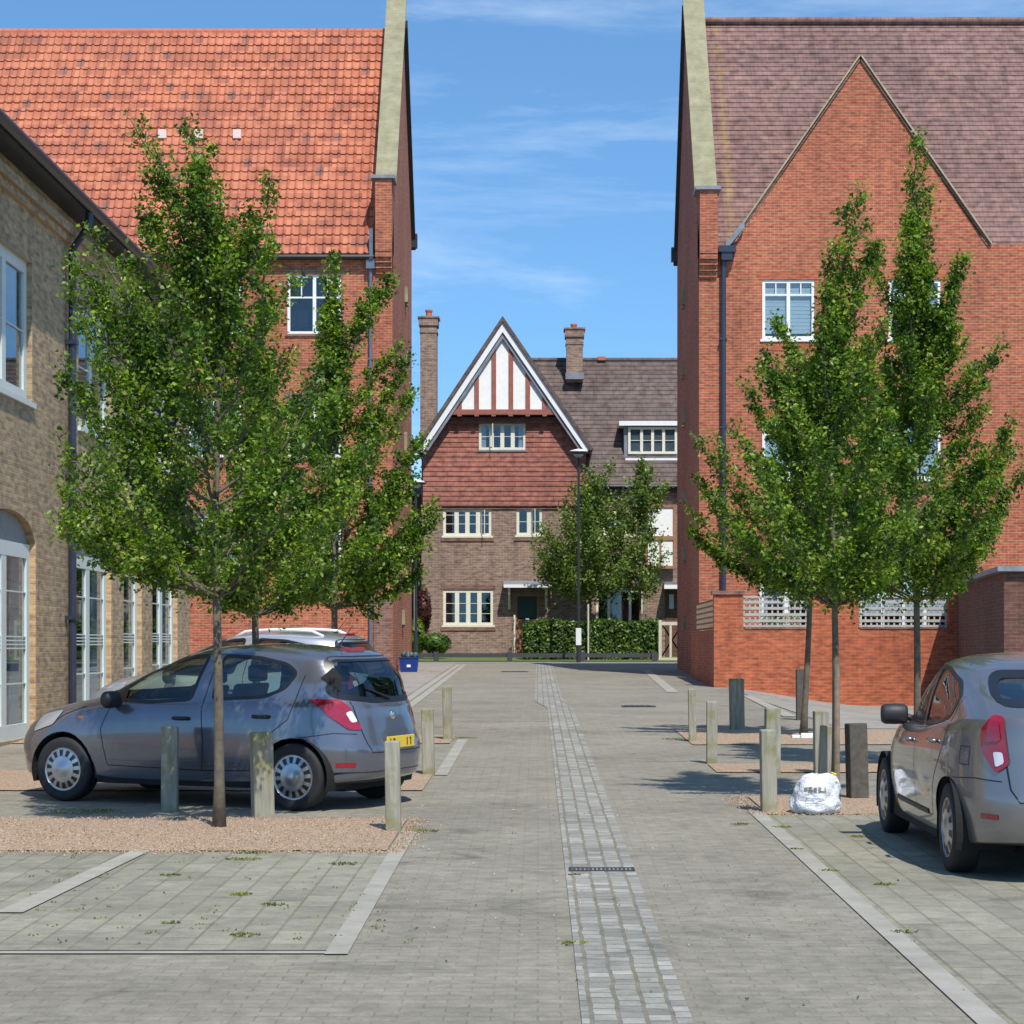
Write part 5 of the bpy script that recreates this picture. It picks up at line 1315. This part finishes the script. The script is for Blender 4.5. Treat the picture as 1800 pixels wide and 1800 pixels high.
def build_car(name, label, sp, loc, rz, group=None):
    rings = [half_ring(*r) for r in sp['rings']]
    K = len(rings); SUBV = 6; lev = []
    for i in range(K - 1):
        p0, p1, p2, p3 = rings[max(i - 1, 0)], rings[i], rings[i + 1], rings[min(i + 2, K - 1)]
        for k in range(SUBV):
            t = k / SUBV; ten = .42
            m1, m2 = (p2 - p0) * ten, (p3 - p1) * ten
            lev.append((2 * t ** 3 - 3 * t * t + 1) * p1 + (t ** 3 - 2 * t * t + t) * m1 + (-2 * t ** 3 + 3 * t * t) * p2 + (t ** 3 - t * t) * m2)
    lev.append(rings[-1])
    bm = bmesh.new(); N = 64; VV = []
    for L in lev:
        row = [bm.verts.new(p) for p in L] + [bm.verts.new((p[0], -p[1], p[2])) for p in L[1:-1][::-1]]
        VV.append(row)
    M_ = len(VV[0])
    for a, b in zip(VV[:-1], VV[1:]):
        for j in range(M_):
            k = (j + 1) % M_
            try: bm.faces.new((a[j], a[k], b[k], b[j]))
            except ValueError: pass
    bmesh.ops.remove_doubles(bm, verts=bm.verts, dist=1e-4)
    bmesh.ops.recalc_face_normals(bm, faces=bm.faces)
    bm.normal_update()
    bvh = BVHTree.FromBMesh(bm)
    def proj(mode, u, v, side=1):
        if mode == 'side': o, d = Vector((u, 3 * side, v)), Vector((0, -side, 0))
        elif mode == 'rear': o, d = Vector((-2, u, v)), Vector((1, 0, 0))
        elif mode == 'front': o, d = Vector((7, u, v)), Vector((-1, 0, 0))
        elif mode == 'top': o, d = Vector((u, v, 3)), Vector((0, 0, -1))
        elif mode == 'cr': # rear corner
            tq = Vector((.7071, .7071 * side, 0)); nq = Vector((-.7071, .7071 * side, 0)); o = tq * u + nq * 3 + Vector((0, 0, v)); d = -nq
        elif mode == 'cf':
            tq = Vector((-.7071, .7071 * side, 0)); nq = Vector((.7071, .7071 * side, 0)); o = Vector((sp['L'], 0, 0)) + tq * u + nq * 3 + Vector((0, 0, v)); d = -nq
        h = bvh.ray_cast(o, d)
        if h[0] is None:
            h2 = bvh.find_nearest(o + d * 2.2); return h2[0], h2[1]
        n = h[1]
        if n.dot(d) > 0: n = -n
        return h[0], n
    def patch(mode, poly, off, mat, nm, side=1, rings_=7, parent=None):
        pl = dens(poly, .04); cx = sum(p[0] for p in pl) / len(pl); cy = sum(p[1] for p in pl) / len(pl); m = MB()
        for r in range(rings_):
            f = 1 - r / rings_
            for p in pl:
                q, n = proj(mode, cx + (p[0] - cx) * f, cy + (p[1] - cy) * f, side); m.v.append(tuple(q + n * off))
        q, n = proj(mode, cx, cy, side); m.v.append(tuple(q + n * off)); n_ = len(pl)
        for r in range(rings_ - 1):
            for j in range(n_): k = (j + 1) % n_; m.f.append((r * n_ + j, r * n_ + k, (r + 1) * n_ + k, (r + 1) * n_ + j))
        for j in range(n_): m.f.append(((rings_ - 1) * n_ + j, (rings_ - 1) * n_ + (j + 1) % n_, rings_ * n_))
        return m.build(nm, mat, parent or T, world=False, smooth=True)
    def ribbon(mode, line, w, off, mat, nm, side=1, closed=False, parent=None, mb=None):
        pl = dens(line, .04, closed); m = mb or MB(); pts = []; n_ = len(pl)
        for i, p in enumerate(pl):
            a = Vector(pl[(i - 1) % n_] if closed or i else pl[0]); b = Vector(pl[(i + 1) % n_] if closed or i < n_ - 1 else pl[-1]); t = (b - a).normalized(); nn = Vector((-t.y, t.x)) * w / 2
            for q in (Vector(p) + nn, Vector(p) - nn):
                h, n = proj(mode, q.x, q.y, side); pts.append(tuple(h + n * off))
        k = len(m.v); m.v += pts
        for i in range(n_ if closed else n_ - 1):
            j = (i + 1) % n_; m.f.append((k + 2 * i, k + 2 * j, k + 2 * j + 1, k + 2 * i + 1))
        if mb is None: return m.build(nm, mat, parent or T, world=False, smooth=True)
    # ---- cut openings
    def cut(poly, axis, cond, only=None):
        bx0, bx1 = min(p[0] for p in poly) - .02, max(p[0] for p in poly) + .02; bz0, bz1 = min(p[1] for p in poly) - .02, max(p[1] for p in poly) + .02
        ai = 0 if axis == 'y' else 1
        for i in range(len(poly)):
            p, q = poly[i], poly[(i + 1) % len(poly)]
            ex, ez = q[0] - p[0], q[1] - p[1]
            if math.hypot(ex, ez) < 1e-5: continue
            no = Vector((-ez, 0, ex)) if axis == 'y' else Vector((0, -ez, ex)); co = Vector((p[0], 0, p[1])) if axis == 'y' else Vector((0, p[0], p[1]))
            sx0, sx1 = min(p[0], q[0]) - .08, max(p[0], q[0]) + .08; sz0, sz1 = min(p[1], q[1]) - .08, max(p[1], q[1]) + .08
            fs = []
            for f in bm.faces:
                c = f.calc_center_median()
                if sx0 < c[ai] < sx1 and sz0 < c.z < sz1 and cond(c, f): fs.append(f)
            if not fs: continue
            es = {e for f in fs for e in f.edges}; vs_ = {v for f in fs for v in f.verts}
            bmesh.ops.bisect_plane(bm, geom=fs + list(es) + list(vs_), plane_co=co, plane_no=no, dist=1e-5)
        kill = [f for f in bm.faces if cond(f.calc_center_median(), f) and inside((f.calc_center_median()[ai], f.calc_center_median().z), poly)]
        bmesh.ops.delete(bm, geom=kill, context='FACES')
    T = thing(name, label, 'car', loc, group=group)
    side_w = [rounded(p, .05) for p in sp['side_windows']]; rear_w = rounded(sp['rear_window'], .08); ws = rounded(sp['windscreen'], .08)
    for sd_ in (1, -1):
        for p in side_w: cut(p, 'y', lambda c, f, s_=sd_: c.y * s_ > .3)
        for hxx in sp['hubs']:
            ar = [(hxx + sp['arch'] * math.cos(a), sp['wr'] + sp['arch'] * math.sin(a)) for a in np.linspace(0, 2 * math.pi, 26)[:-1]]
            cut(ar, 'y', lambda c, f, s_=sd_: c.y * s_ > .5)
    cut(rear_w, 'x', lambda c, f: c.x < 1.3 and f.normal.x < 0.2)
    cut(ws, 'x', lambda c, f: c.x > 1.8 and f.normal.x > -0.2)
    me = bpy.data.meshes.new('body'); bm.to_mesh(me)
    me.polygons.foreach_set('use_smooth', [True] * len(me.polygons)); me.materials.append(MATS[sp['paint']])
    body = bpy.data.objects.new('body', me); COL.objects.link(body); body.parent = T
    # ---- glass and seals
    for i, p in enumerate(side_w):
        for sd_ in (1, -1):
            w = patch('side', p, -.004, sp['glass'][i], 'side_window', sd_); ribbon('side', p, .030, .003, 'car_black', 'seal', sd_, True, parent=w)
    w = patch('rear', rear_w, -.004, 'car_glass_dark', 'rear_window', rings_=9); ribbon('rear', rear_w, .05, .003, 'car_black', 'seal', 1, True, parent=w)
    w = patch('front', ws, -.004, 'car_glass', 'windscreen', rings_=9); ribbon('front', ws, .05, .003, 'car_black', 'seal', 1, True, parent=w)
    # ---- seams
    for sd_ in (1, -1):
        for ln in sp['seams']: ribbon('side', ln, .009, .0015, 'car_black', 'door_seam', sd_)
    for ln in sp.get('rear_seams', []): ribbon('rear', ln, .010, .0015, 'car_black', 'tailgate_seam')
    for hh in sp['handles']:
        for sd_ in (1, -1):
            q, n = proj('side', hh[0], hh[1], sd_); m = MB(); m.tube([q + Vector((-.085, n.y * .004, 0)), q + Vector((-.07, n.y * .034, 0)), q + Vector((.07, n.y * .034, 0)), q + Vector((.085, n.y * .004, 0))], [.014, .017, .017, .014], 8)
            m.build('door_handle', sp.get('handle_mat', 'car_trim'), T, world=False, smooth=True)
    # ---- lights
    for sd_ in (1, -1):
        w = patch('cr', rounded(sp['tail'], .03), .010, 'tail_red', 'tail_light', sd_)
        patch('cr', rounded(sp['tail_clear'], .02), .014, 'tail_clear', 'tail_lens', sd_, parent=w)
        patch('cf', rounded(sp['head'], .04), .008, 'headlamp', 'headlight', sd_)
        q, n = proj('side', sp['mirror'][0], sp['mirror'][1], sd_)
        m = MB(); c = q + Vector((0.0, sd_ * .135, .035)); m.lathe([(0, -.105), (.065, -.10), (.082, -.075), (.085, 0), (.082, .075), (.065, .10), (0, .105)], 16, c=(0, 0, 0))
        m.v = [(c.x + v[0] * .75, c.y + v[2] * 1.0, c.z + v[1] * .95) for v in m.v]
        mi = m.build('mirror', sp.get('mirror_mat', 'car_trim'), T, world=False, smooth=True)
        m = MB(); m.tube([q + Vector((0, -sd_ * .02, -.01)), q + Vector((0, sd_ * .06, .03))], [.03, .02], 8); m.build('mirror_arm', 'car_trim', mi, world=False, smooth=True)
    # high stop light, badge, plate
    m = MB(); q, n = proj('top', sp['stop'], 0); m.box(q.x - .045, q.x + .03, -.15, .15, q.z - .012, q.z + .022); m.build('brake_light', 'tail_red', T, world=False, bevel=.006)
    q, n = proj('rear', 0, sp['plate_z']); m = MB(); m.box(q.x - .022, q.x - .006, -.26, .26, sp['plate_z'] - .055, sp['plate_z'] + .055); pl = m.build('number_plate', 'plate_yellow', T, world=False, bevel=.004)
    if sp.get('plate_marks'):
        m = MB(); x0 = q.x - .0245; x1 = q.x - .0222; z = sp['plate_z']
        for (a, b, c, d) in ((.20, .215, -.035, .035), (.17, .20, -.035, -.022), (.12, .135, -.035, .035), (.135, .16, .022, .035), (.135, .155, -.006, .006), (-.12, -.105, -.035, .035), (-.19, -.175, -.035, .035), (-.16, -.19, .022, .035)):
            m.box(x0, x1, min(a, b), max(a, b), z + c, z + d)
        m.build('plate_characters', 'car_black', pl, world=False)
    m = MB(); q, n = proj('rear', 0, sp['badge_z']); m.lathe([(0, -.012), (.04, -.012), (.045, -.006), (.045, .004)], 24); m.v = [(q.x + v[2] - .0, v[0], q.z + v[1]) for v in m.v]; m.build('badge', 'chrome', T, world=False, smooth=True)
    if sp.get('lower_trim'):
        ribbon('rear', sp['lower_trim'], .10, .006, 'car_trim', 'bumper_trim')
    q, n = proj('top', sp['stop'] + .16, 0); m = MB(); m.lathe([(.03, 0), (.03, .012), (.012, .02)], 12, c=(q.x, 0, q.z - .004)); m.tube([(q.x, 0, q.z), (q.x - .16, 0, q.z + .20)], [.006, .003], 6); m.build('antenna', 'car_black', T, world=False)
    for sd_ in (1, -1):
        for ln in sp.get('bumper_seams', []): ribbon('cr', ln, .008, .0015, 'car_black', 'bumper_seam', sd_)
        patch('cr', rounded(sp['reflector'], .01), .006, 'tail_red', 'reflector', sd_)
        for (zz, xa, xb) in sp.get('mould', []): ribbon('side', [(xa, zz), (xb, zz)], .035, .007, 'car_trim', 'side_moulding', sd_)
    # ---- rear wiper
    q0, n0 = proj('rear', .0, sp['wiper'][0]); q1, n1 = proj('rear', .34, sp['wiper'][1]); m = MB(); m.tube([q0 + n0 * .02, q1 + n1 * .015], [.012, .007], 6); m.build('rear_wiper', 'car_black', T, world=False)
    # ---- wheels
    wr_ = sp['wr']
    for hxx in sp['hubs']:
        for sd_ in (1, -1):
            yo = sp['track'] / 2 + .085; yc = sd_ * yo
            P = [(.205, -.19), (.255, -.195), (.295, -.185), (wr_, -.15), (wr_ + .0, -.045), (.298, -.012), (.26, .0), (.205, -.006)]
            m = MB(); m.lathe([(r, sd_ * h) for r, h in P], 40, 'y', (hxx, yc, wr_)); ty = m.build('wheel', 'rubber', T, world=False, smooth=True)
            m = MB(); m.lathe([(.208, sd_ * -.004), (.212, sd_ * -.012), (.195, sd_ * -.020), (.175, sd_ * -.010), (.10, sd_ * .004), (.055, sd_ * .008), (.045, sd_ * .016), (0, sd_ * .018)], 40, 'y', (hxx, yc, wr_)); m.build('rim', 'alloy', ty, world=False, smooth=True)
            m = MB(); ns = sp['spokes']; m.lathe([(.1275, sd_ * .0034), (.1290, sd_ * .0034)], 40, 'y', (hxx, yc, wr_))
            for k in range(ns):
                a = 2 * math.pi * (k + .3) / ns; w_ = .42 * 2 * math.pi / ns
                ring_ = [(r, b) for r, b in ((.128, a - w_ * .55), (.185, a - w_ * .62), (.185, a + w_ * .62), (.128, a + w_ * .55))]
                pr = lambda r: sd_ * (.0035 + (.004 if r < .15 else -.007 if r > .17 else 0))
                m.add([(hxx + r * math.cos(b), yc + (sd_ * .003 if r < .15 else sd_ * -.010), wr_ + r * math.sin(b)) for r, b in ring_] , [(0, 1, 2, 3)])
            m.build('rim_slots', 'car_black', ty, world=False, fix=False)
            # wheel well
            m = MB(); na = 22
            for k in range(na + 1):
                a = -.35 + (math.pi + .7) * k / na; x, z = hxx + (sp['arch'] + .004) * math.cos(a), wr_ + (sp['arch'] + .004) * math.sin(a)
                yy = sp['hw'] - .035
                m.v += [(x, sd_ * yy, z), (x, sd_ * .42, z)]
            for k in range(na): m.f.append((2 * k, 2 * k + 1, 2 * k + 3, 2 * k + 2))
            m.f.append(tuple(2 * k + 1 for k in range(na + 1))); m.build('wheel_arch', 'under_black', T, world=False)
    # ---- inside
    hw = sp['hw'] - .06
    m = MB(); m.box(.35, sp['L'] - .4, -.40, .40, .16, .34); m.box(sp['hubs'][0] + .38, sp['hubs'][1] - .38, -hw, hw, .19, .34); m.build('underbody', 'under_black', T, world=False)
    m = MB(); zf = .62
    m.box(.45, sp['dash'], -hw + .12, hw - .12, .35, zf - .1); m.box(sp['dash'] - .25, sp['dash'] + .25, -hw + .10, hw - .10, zf, .93); m.build('interior_trim', 'seat_cloth', T, world=False, bevel=.03)
    for (sx_, wid, n_) in ((sp['seats'][0], 1.16, 1), (sp['seats'][1], .5, 2)):
        for k in range(n_):
            yc = 0 if n_ == 1 else (.36 if k == 0 else -.36)
            m = MB(); a, b = yc - wid / 2, yc + wid / 2
            m.box(sx_, sx_ + .48, a, b, .45, .62); m.obox([(sx_ + dx + e, y, z) for y in (a, b) for (e, z) in ((0.0, .5), (-.20, 1.10)) for dx in (0, .12)])
            for hy in ((-.38, .38) if n_ == 1 else (yc,)): m.box(sx_ - .25, sx_ - .15, hy - .12, hy + .12, 1.12, 1.28)
            m.build('seat', 'seat_cloth', T, world=False, bevel=.03)
    m = MB(); c = Vector((sp['dash'] - .42, -.36, .93))
    m.tube([c + Vector((.05 * math.sin(a) * -1, .18 * math.cos(a), .17 * math.sin(a))) for a in np.linspace(0, 2 * math.pi, 25)], .014, 6, caps=False); m.build('steering_wheel', 'car_black', T, world=False, smooth=True)
    q, n = proj('top', sp['stop'] + .06, 0); 
    for ex in sp.get('extras', []): ex(T, proj, patch, ribbon)
    mt = Matrix.Translation(loc) @ Matrix.Rotation(math.atan(G), 4, 'X') @ Matrix.Rotation(rz, 4, 'Z')
    T.location = loc; T.rotation_euler = mt.to_euler()
    return T

HATCH = dict(L=4.0, hw=.862, wr=.305, arch=.352, track=1.49, hubs=(.66, 3.171), paint='car_paint_grey', spokes=14,
  rings=[(.16, 3.80, .72, 5, 4, [(0, .25), (4, .22)]), (.05, 3.93, .80, 4.6, 3.6, [(0, .30), (.5, .24), (3.6, .23), (4, .26)]), (.015, 3.985, .842, 4.3, 3.2, [(0, .42), (4, .40)]), (.005, 4.0, .860, 4.2, 3.1, [(0, .56), (4, .52)]),
         (.05, 3.965, .866, 4.0, 3.0, [(0, .70), (2, .66), (4, .62)]), (.085, 3.88, .858, 3.9, 3.0, [(0, .84), (2, .79), (3.9, .72)]), (.10, 3.66, .838, 3.9, 3.2, [(0, .93), (2, .885), (3, .86), (3.7, .84)]),
         (.12, 3.32, .815, 3.9, 3.6, [(0, .975), (2, .93), (2.9, .925), (3.35, .925)]), (.14, 3.00, .790, 3.9, 3.6, [(0, 1.01), (1, 1.0), (2, .965), (3, .99)]),
         (.20, 2.55, .735, 4.2, 3.6, [(0, 1.19), (1.3, 1.19), (2.6, 1.20)]), (.33, 2.12, .655, 4.4, 3.8, [(.3, 1.345), (1.2, 1.385), (2.2, 1.355)]), (.40, 1.98, .585, 4.4, 3.8, [(.4, 1.395), (1.2, 1.435), (2.1, 1.405)]),
         (.48, 1.84, .44, 4.2, 3.6, [(.4, 1.425), (1.2, 1.472), (2.0, 1.445)]), (.60, 1.70, .22, 3, 3, [(.5, 1.445), (1.2, 1.492), (1.8, 1.47)]), (.75, 1.6, .0, 3, 3, [(.5, 1.462), (1.2, 1.496), (1.8, 1.48)])],
  side_windows=[[(2.80, .975), (2.35, 1.19), (2.05, 1.325), (1.85, 1.372), (1.64, 1.388), (1.76, .985), (2.2, .955)], [(1.47, 1.388), (1.10, 1.372), (.80, 1.315), (.68, 1.235), (.78, 1.10), (.98, 1.02), (1.53, .99)]],
  glass=('car_glass', 'car_glass_dark'),
  rear_window=[(-.66, 1.03), (-.56, 1.36), (.56, 1.36), (.66, 1.03), (.3, .985), (-.3, .985)], windscreen=[(-.66, 1.03), (-.55, 1.36), (.55, 1.36), (.66, 1.03), (.3, 1.01), (-.3, 1.01)],
  seams=[[(2.62, .93), (2.72, .7), (2.66, .36), (1.62, .34), (1.58, .6), (1.62, .96), (1.52, 1.40)], [(1.62, .34), (1.12, .35), (.98, .62), (.72, .82), (.66, 1.02), (.60, 1.22)], [(3.42, .70), (3.2, .82), (2.95, .90)]],
  rear_seams=[[(-.55, .98), (-.50, .60), (-.46, .52), (.46, .52), (.50, .60), (.55, .98)]],
  handles=[(1.82, .815), (.98, .845)], tail=[(.90, 1.005), (.64, 1.0), (.55, .92), (.45, .725), (.58, .73), (.76, .86)], tail_clear=[(.60, .88), (.545, .90), (.49, .80), (.55, .79)],
  head=[(.72, .80), (1.05, .86), (1.0, .72), (.72, .64)], mirror=(2.56, .94), stop=.50, bumper_seams=[[(.98, .66), (.72, .70), (.50, .69)]], reflector=[(.70, .40), (.52, .40), (.52, .435), (.70, .435)], mould=[], plate_z=.60, badge_z=.845, wiper=(.99, 1.09), dash=2.75, seats=(1.05, 1.95), plate_marks=True,
  lower_trim=[(-.72, .30), (.72, .30)])
def extras_hatch(T, proj, patch, ribbon):
    for sd_ in (1, -1):
        patch('cr', rounded([(.80, 1.19), (.67, 1.29), (.61, 1.20), (.63, 1.06)], .02), .004, 'under_black', 'quarter_trim', sd_); patch('side', rounded([(2.86, .965), (2.52, 1.12), (2.50, .965)], .02), .006, 'car_black', 'mirror_base', sd_)
    q, n = proj('side', 2.98, .80, 1); m = MB(); m.box(q.x - .03, q.x + .03, q.y - .004, q.y + .005, q.z - .012, q.z + .012); m.build('indicator', 'amber', T, world=False)
    for sd_ in (1,):
        ribbon('side', [(2.66, .40), (1.2, .40)], .02, .006, 'car_paint_grey', 'sill_moulding', sd_)
HATCH['extras'] = [extras_hatch]
th = R(24.3)
def place(rear_hub_world, th_fwd, sp):
    """world position of the left rear wheel face -> origin at the rear bumper centre"""
    fx_, fy_ = math.cos(th_fwd), math.sin(th_fwd); lx_, ly_ = -fy_, fx_
    a, b = sp['hubs'][0], sp['track'] / 2 + .085
    X = rear_hub_world[0] - fx_ * a - lx_ * b; Y = rear_hub_world[1] - fy_ * a - ly_ * b
    return (X, Y, gz(0, Y))
p = place((-2.20, 19.38), math.pi - th, HATCH)
build_car('hatchback_car', 'blue grey metallic hatchback parked nose left behind the timber bollards', HATCH, p, math.pi - th)

SILV = dict(HATCH); SILV.update(paint='car_paint_silver', extras=[], plate_marks=False, glass=('car_glass_dark', 'car_glass_dark'))
SILV['rings'] = [tuple([r[0], r[1], r[2], r[3], r[4], [(a, b * 1.05) for a, b in r[5]]]) for r in HATCH['rings']]
for k_ in ('side_windows', 'seams', 'rear_seams'): SILV[k_] = [[(a, b * 1.05) for a, b in q] for q in HATCH[k_]]
for k_ in ('rear_window', 'windscreen', 'tail', 'tail_clear', 'head'): SILV[k_] = [(a, b * 1.05) for a, b in HATCH[k_]]
def extras_lift(T, proj, patch, ribbon):
    ribbon('side', [(.50, .88), (.64, .88), (.64, .76), (.50, .76)], .007, .0015, 'car_black', 'fuel_flap', 1, True)
    for sd_ in (1, -1): patch('cr', rounded([(.70, 1.06), (.60, 1.05), (.57, .93), (.70, .92)], .03), .016, 'tail_red', 'brake_lens', sd_)
def rails(T, proj, patch, ribbon):
    for sd_ in (1, -1):
        pts = []
        for k in range(9):
            x = .65 + 1.2 * k / 8; q, n = proj('top', x, sd_ * .50); pts.append(q + Vector((0, 0, .05 if 0 < k < 8 else .0)))
        m = MB(); m.tube(pts, .017, 8); m.build('roof_rail', 'white_paint', T, world=False, smooth=True)
SILV['extras'] = [rails]
p = place((-2.75, 27.0), math.pi - R(10), SILV)
build_car('silver_car', 'white silver car mostly hidden behind the roof of the grey hatchback', SILV, p, math.pi - R(14))

LIFT = dict(L=4.45, hw=.862, wr=.308, arch=.350, track=1.49, hubs=(.87, 3.57), paint='car_paint_pewter', spokes=10,
  rings=[(.18, 4.24, .72, 5, 3.4, [(0, .25), (4, .22)]), (.06, 4.38, .80, 4.6, 3.0, [(0, .30), (.5, .24), (3.6, .23), (4.4, .26)]), (.01, 4.43, .842, 4.2, 2.8, [(0, .42), (4, .40)]), (.0, 4.45, .860, 4.0, 2.7, [(0, .56), (4, .52)]),
         (.03, 4.41, .865, 3.8, 2.7, [(0, .70), (2, .66), (4.4, .62)]), (.06, 4.30, .856, 3.8, 2.8, [(0, .86), (2, .80), (4.3, .70)]), (.07, 4.05, .834, 3.8, 3.0, [(0, .98), (1.2, .94), (2, .89), (3, .87), (4.1, .80)]),
         (.09, 3.72, .812, 3.8, 3.4, [(0, 1.05), (1.2, 1.0), (2, .925), (3.2, .915), (3.8, .895)]), (.16, 3.42, .785, 3.8, 3.4, [(0, 1.115), (.8, 1.07), (2, .955), (3, .955), (3.5, .975)]),
         (.52, 2.92, .735, 3.8, 3.4, [(.5, 1.205), (1.5, 1.17), (3, 1.20)]), (1.00, 2.48, .655, 3.6, 3.4, [(.9, 1.31), (1.7, 1.385), (2.5, 1.35)]), (1.14, 2.34, .585, 3.6, 3.4, [(1, 1.36), (1.8, 1.435), (2.4, 1.40)]),
         (1.28, 2.20, .44, 3.4, 3.2, [(1.2, 1.41), (1.8, 1.472), (2.3, 1.445)]), (1.42, 2.08, .22, 3, 3, [(1.4, 1.44), (1.8, 1.49), (2.1, 1.475)]), (1.55, 2.0, .0, 3, 3, [(1.5, 1.46), (1.8, 1.494), (2.1, 1.485)])],
  side_windows=[[(3.20, .985), (3.02, 1.075), (2.86, 1.13), (2.88, .98)], [(2.80, .98), (2.78, 1.165), (2.42, 1.315), (2.18, 1.372), (1.98, 1.385), (2.02, .965)], [(1.90, .97), (1.88, 1.385), (1.60, 1.37), (1.22, 1.29), (.98, 1.18), (1.02, 1.06), (1.30, 1.01)]],
  glass=('car_glass', 'car_glass', 'car_glass_dark'),
  rear_window=[(-.56, 1.17), (-.46, 1.35), (.46, 1.35), (.56, 1.17)], windscreen=[(-.66, 1.02), (-.52, 1.35), (.52, 1.35), (.66, 1.02), (.3, 1.0), (-.3, 1.0)],
  seams=[[(2.92, .93), (3.02, .7), (2.94, .36), (1.96, .34), (1.94, .6), (1.98, .94), (1.92, 1.40)], [(1.96, .34), (1.36, .35), (1.22, .62), (1.02, .84), (.94, 1.04), (.94, 1.2)], [(3.85, .70), (3.55, .82), (3.2, .90)]],
  rear_seams=[[(-.60, 1.08), (-.55, .62), (-.50, .54), (.50, .54), (.55, .62), (.60, 1.08)]],
  handles=[(2.18, .84), (1.26, .88)], handle_mat='car_paint_pewter', tail=[(.68, 1.10), (.57, 1.08), (.50, .78), (.60, .72), (.74, .86), (.76, 1.0)], tail_clear=[(.63, .86), (.555, .86), (.535, .79), (.60, .76)],
  head=[(.72, .76), (1.15, .84), (1.08, .70), (.72, .62)], mirror=(2.92, .955), stop=.62, bumper_seams=[[(1.10, .66), (.80, .68), (.55, .67)]], reflector=[(.72, .42), (.56, .42), (.56, .455), (.72, .455)], mould=[(.36, 1.5, 2.9)], plate_z=.66, badge_z=.90, wiper=(1.16, 1.22), dash=3.05, seats=(1.25, 2.25))
LIFT['extras'] = [extras_lift]
p = place((2.79, 14.78), math.pi / 2, LIFT)
build_car('liftback_car', 'pewter grey liftback car parked at the right with its driver side in shade', LIFT, p, math.pi / 2)
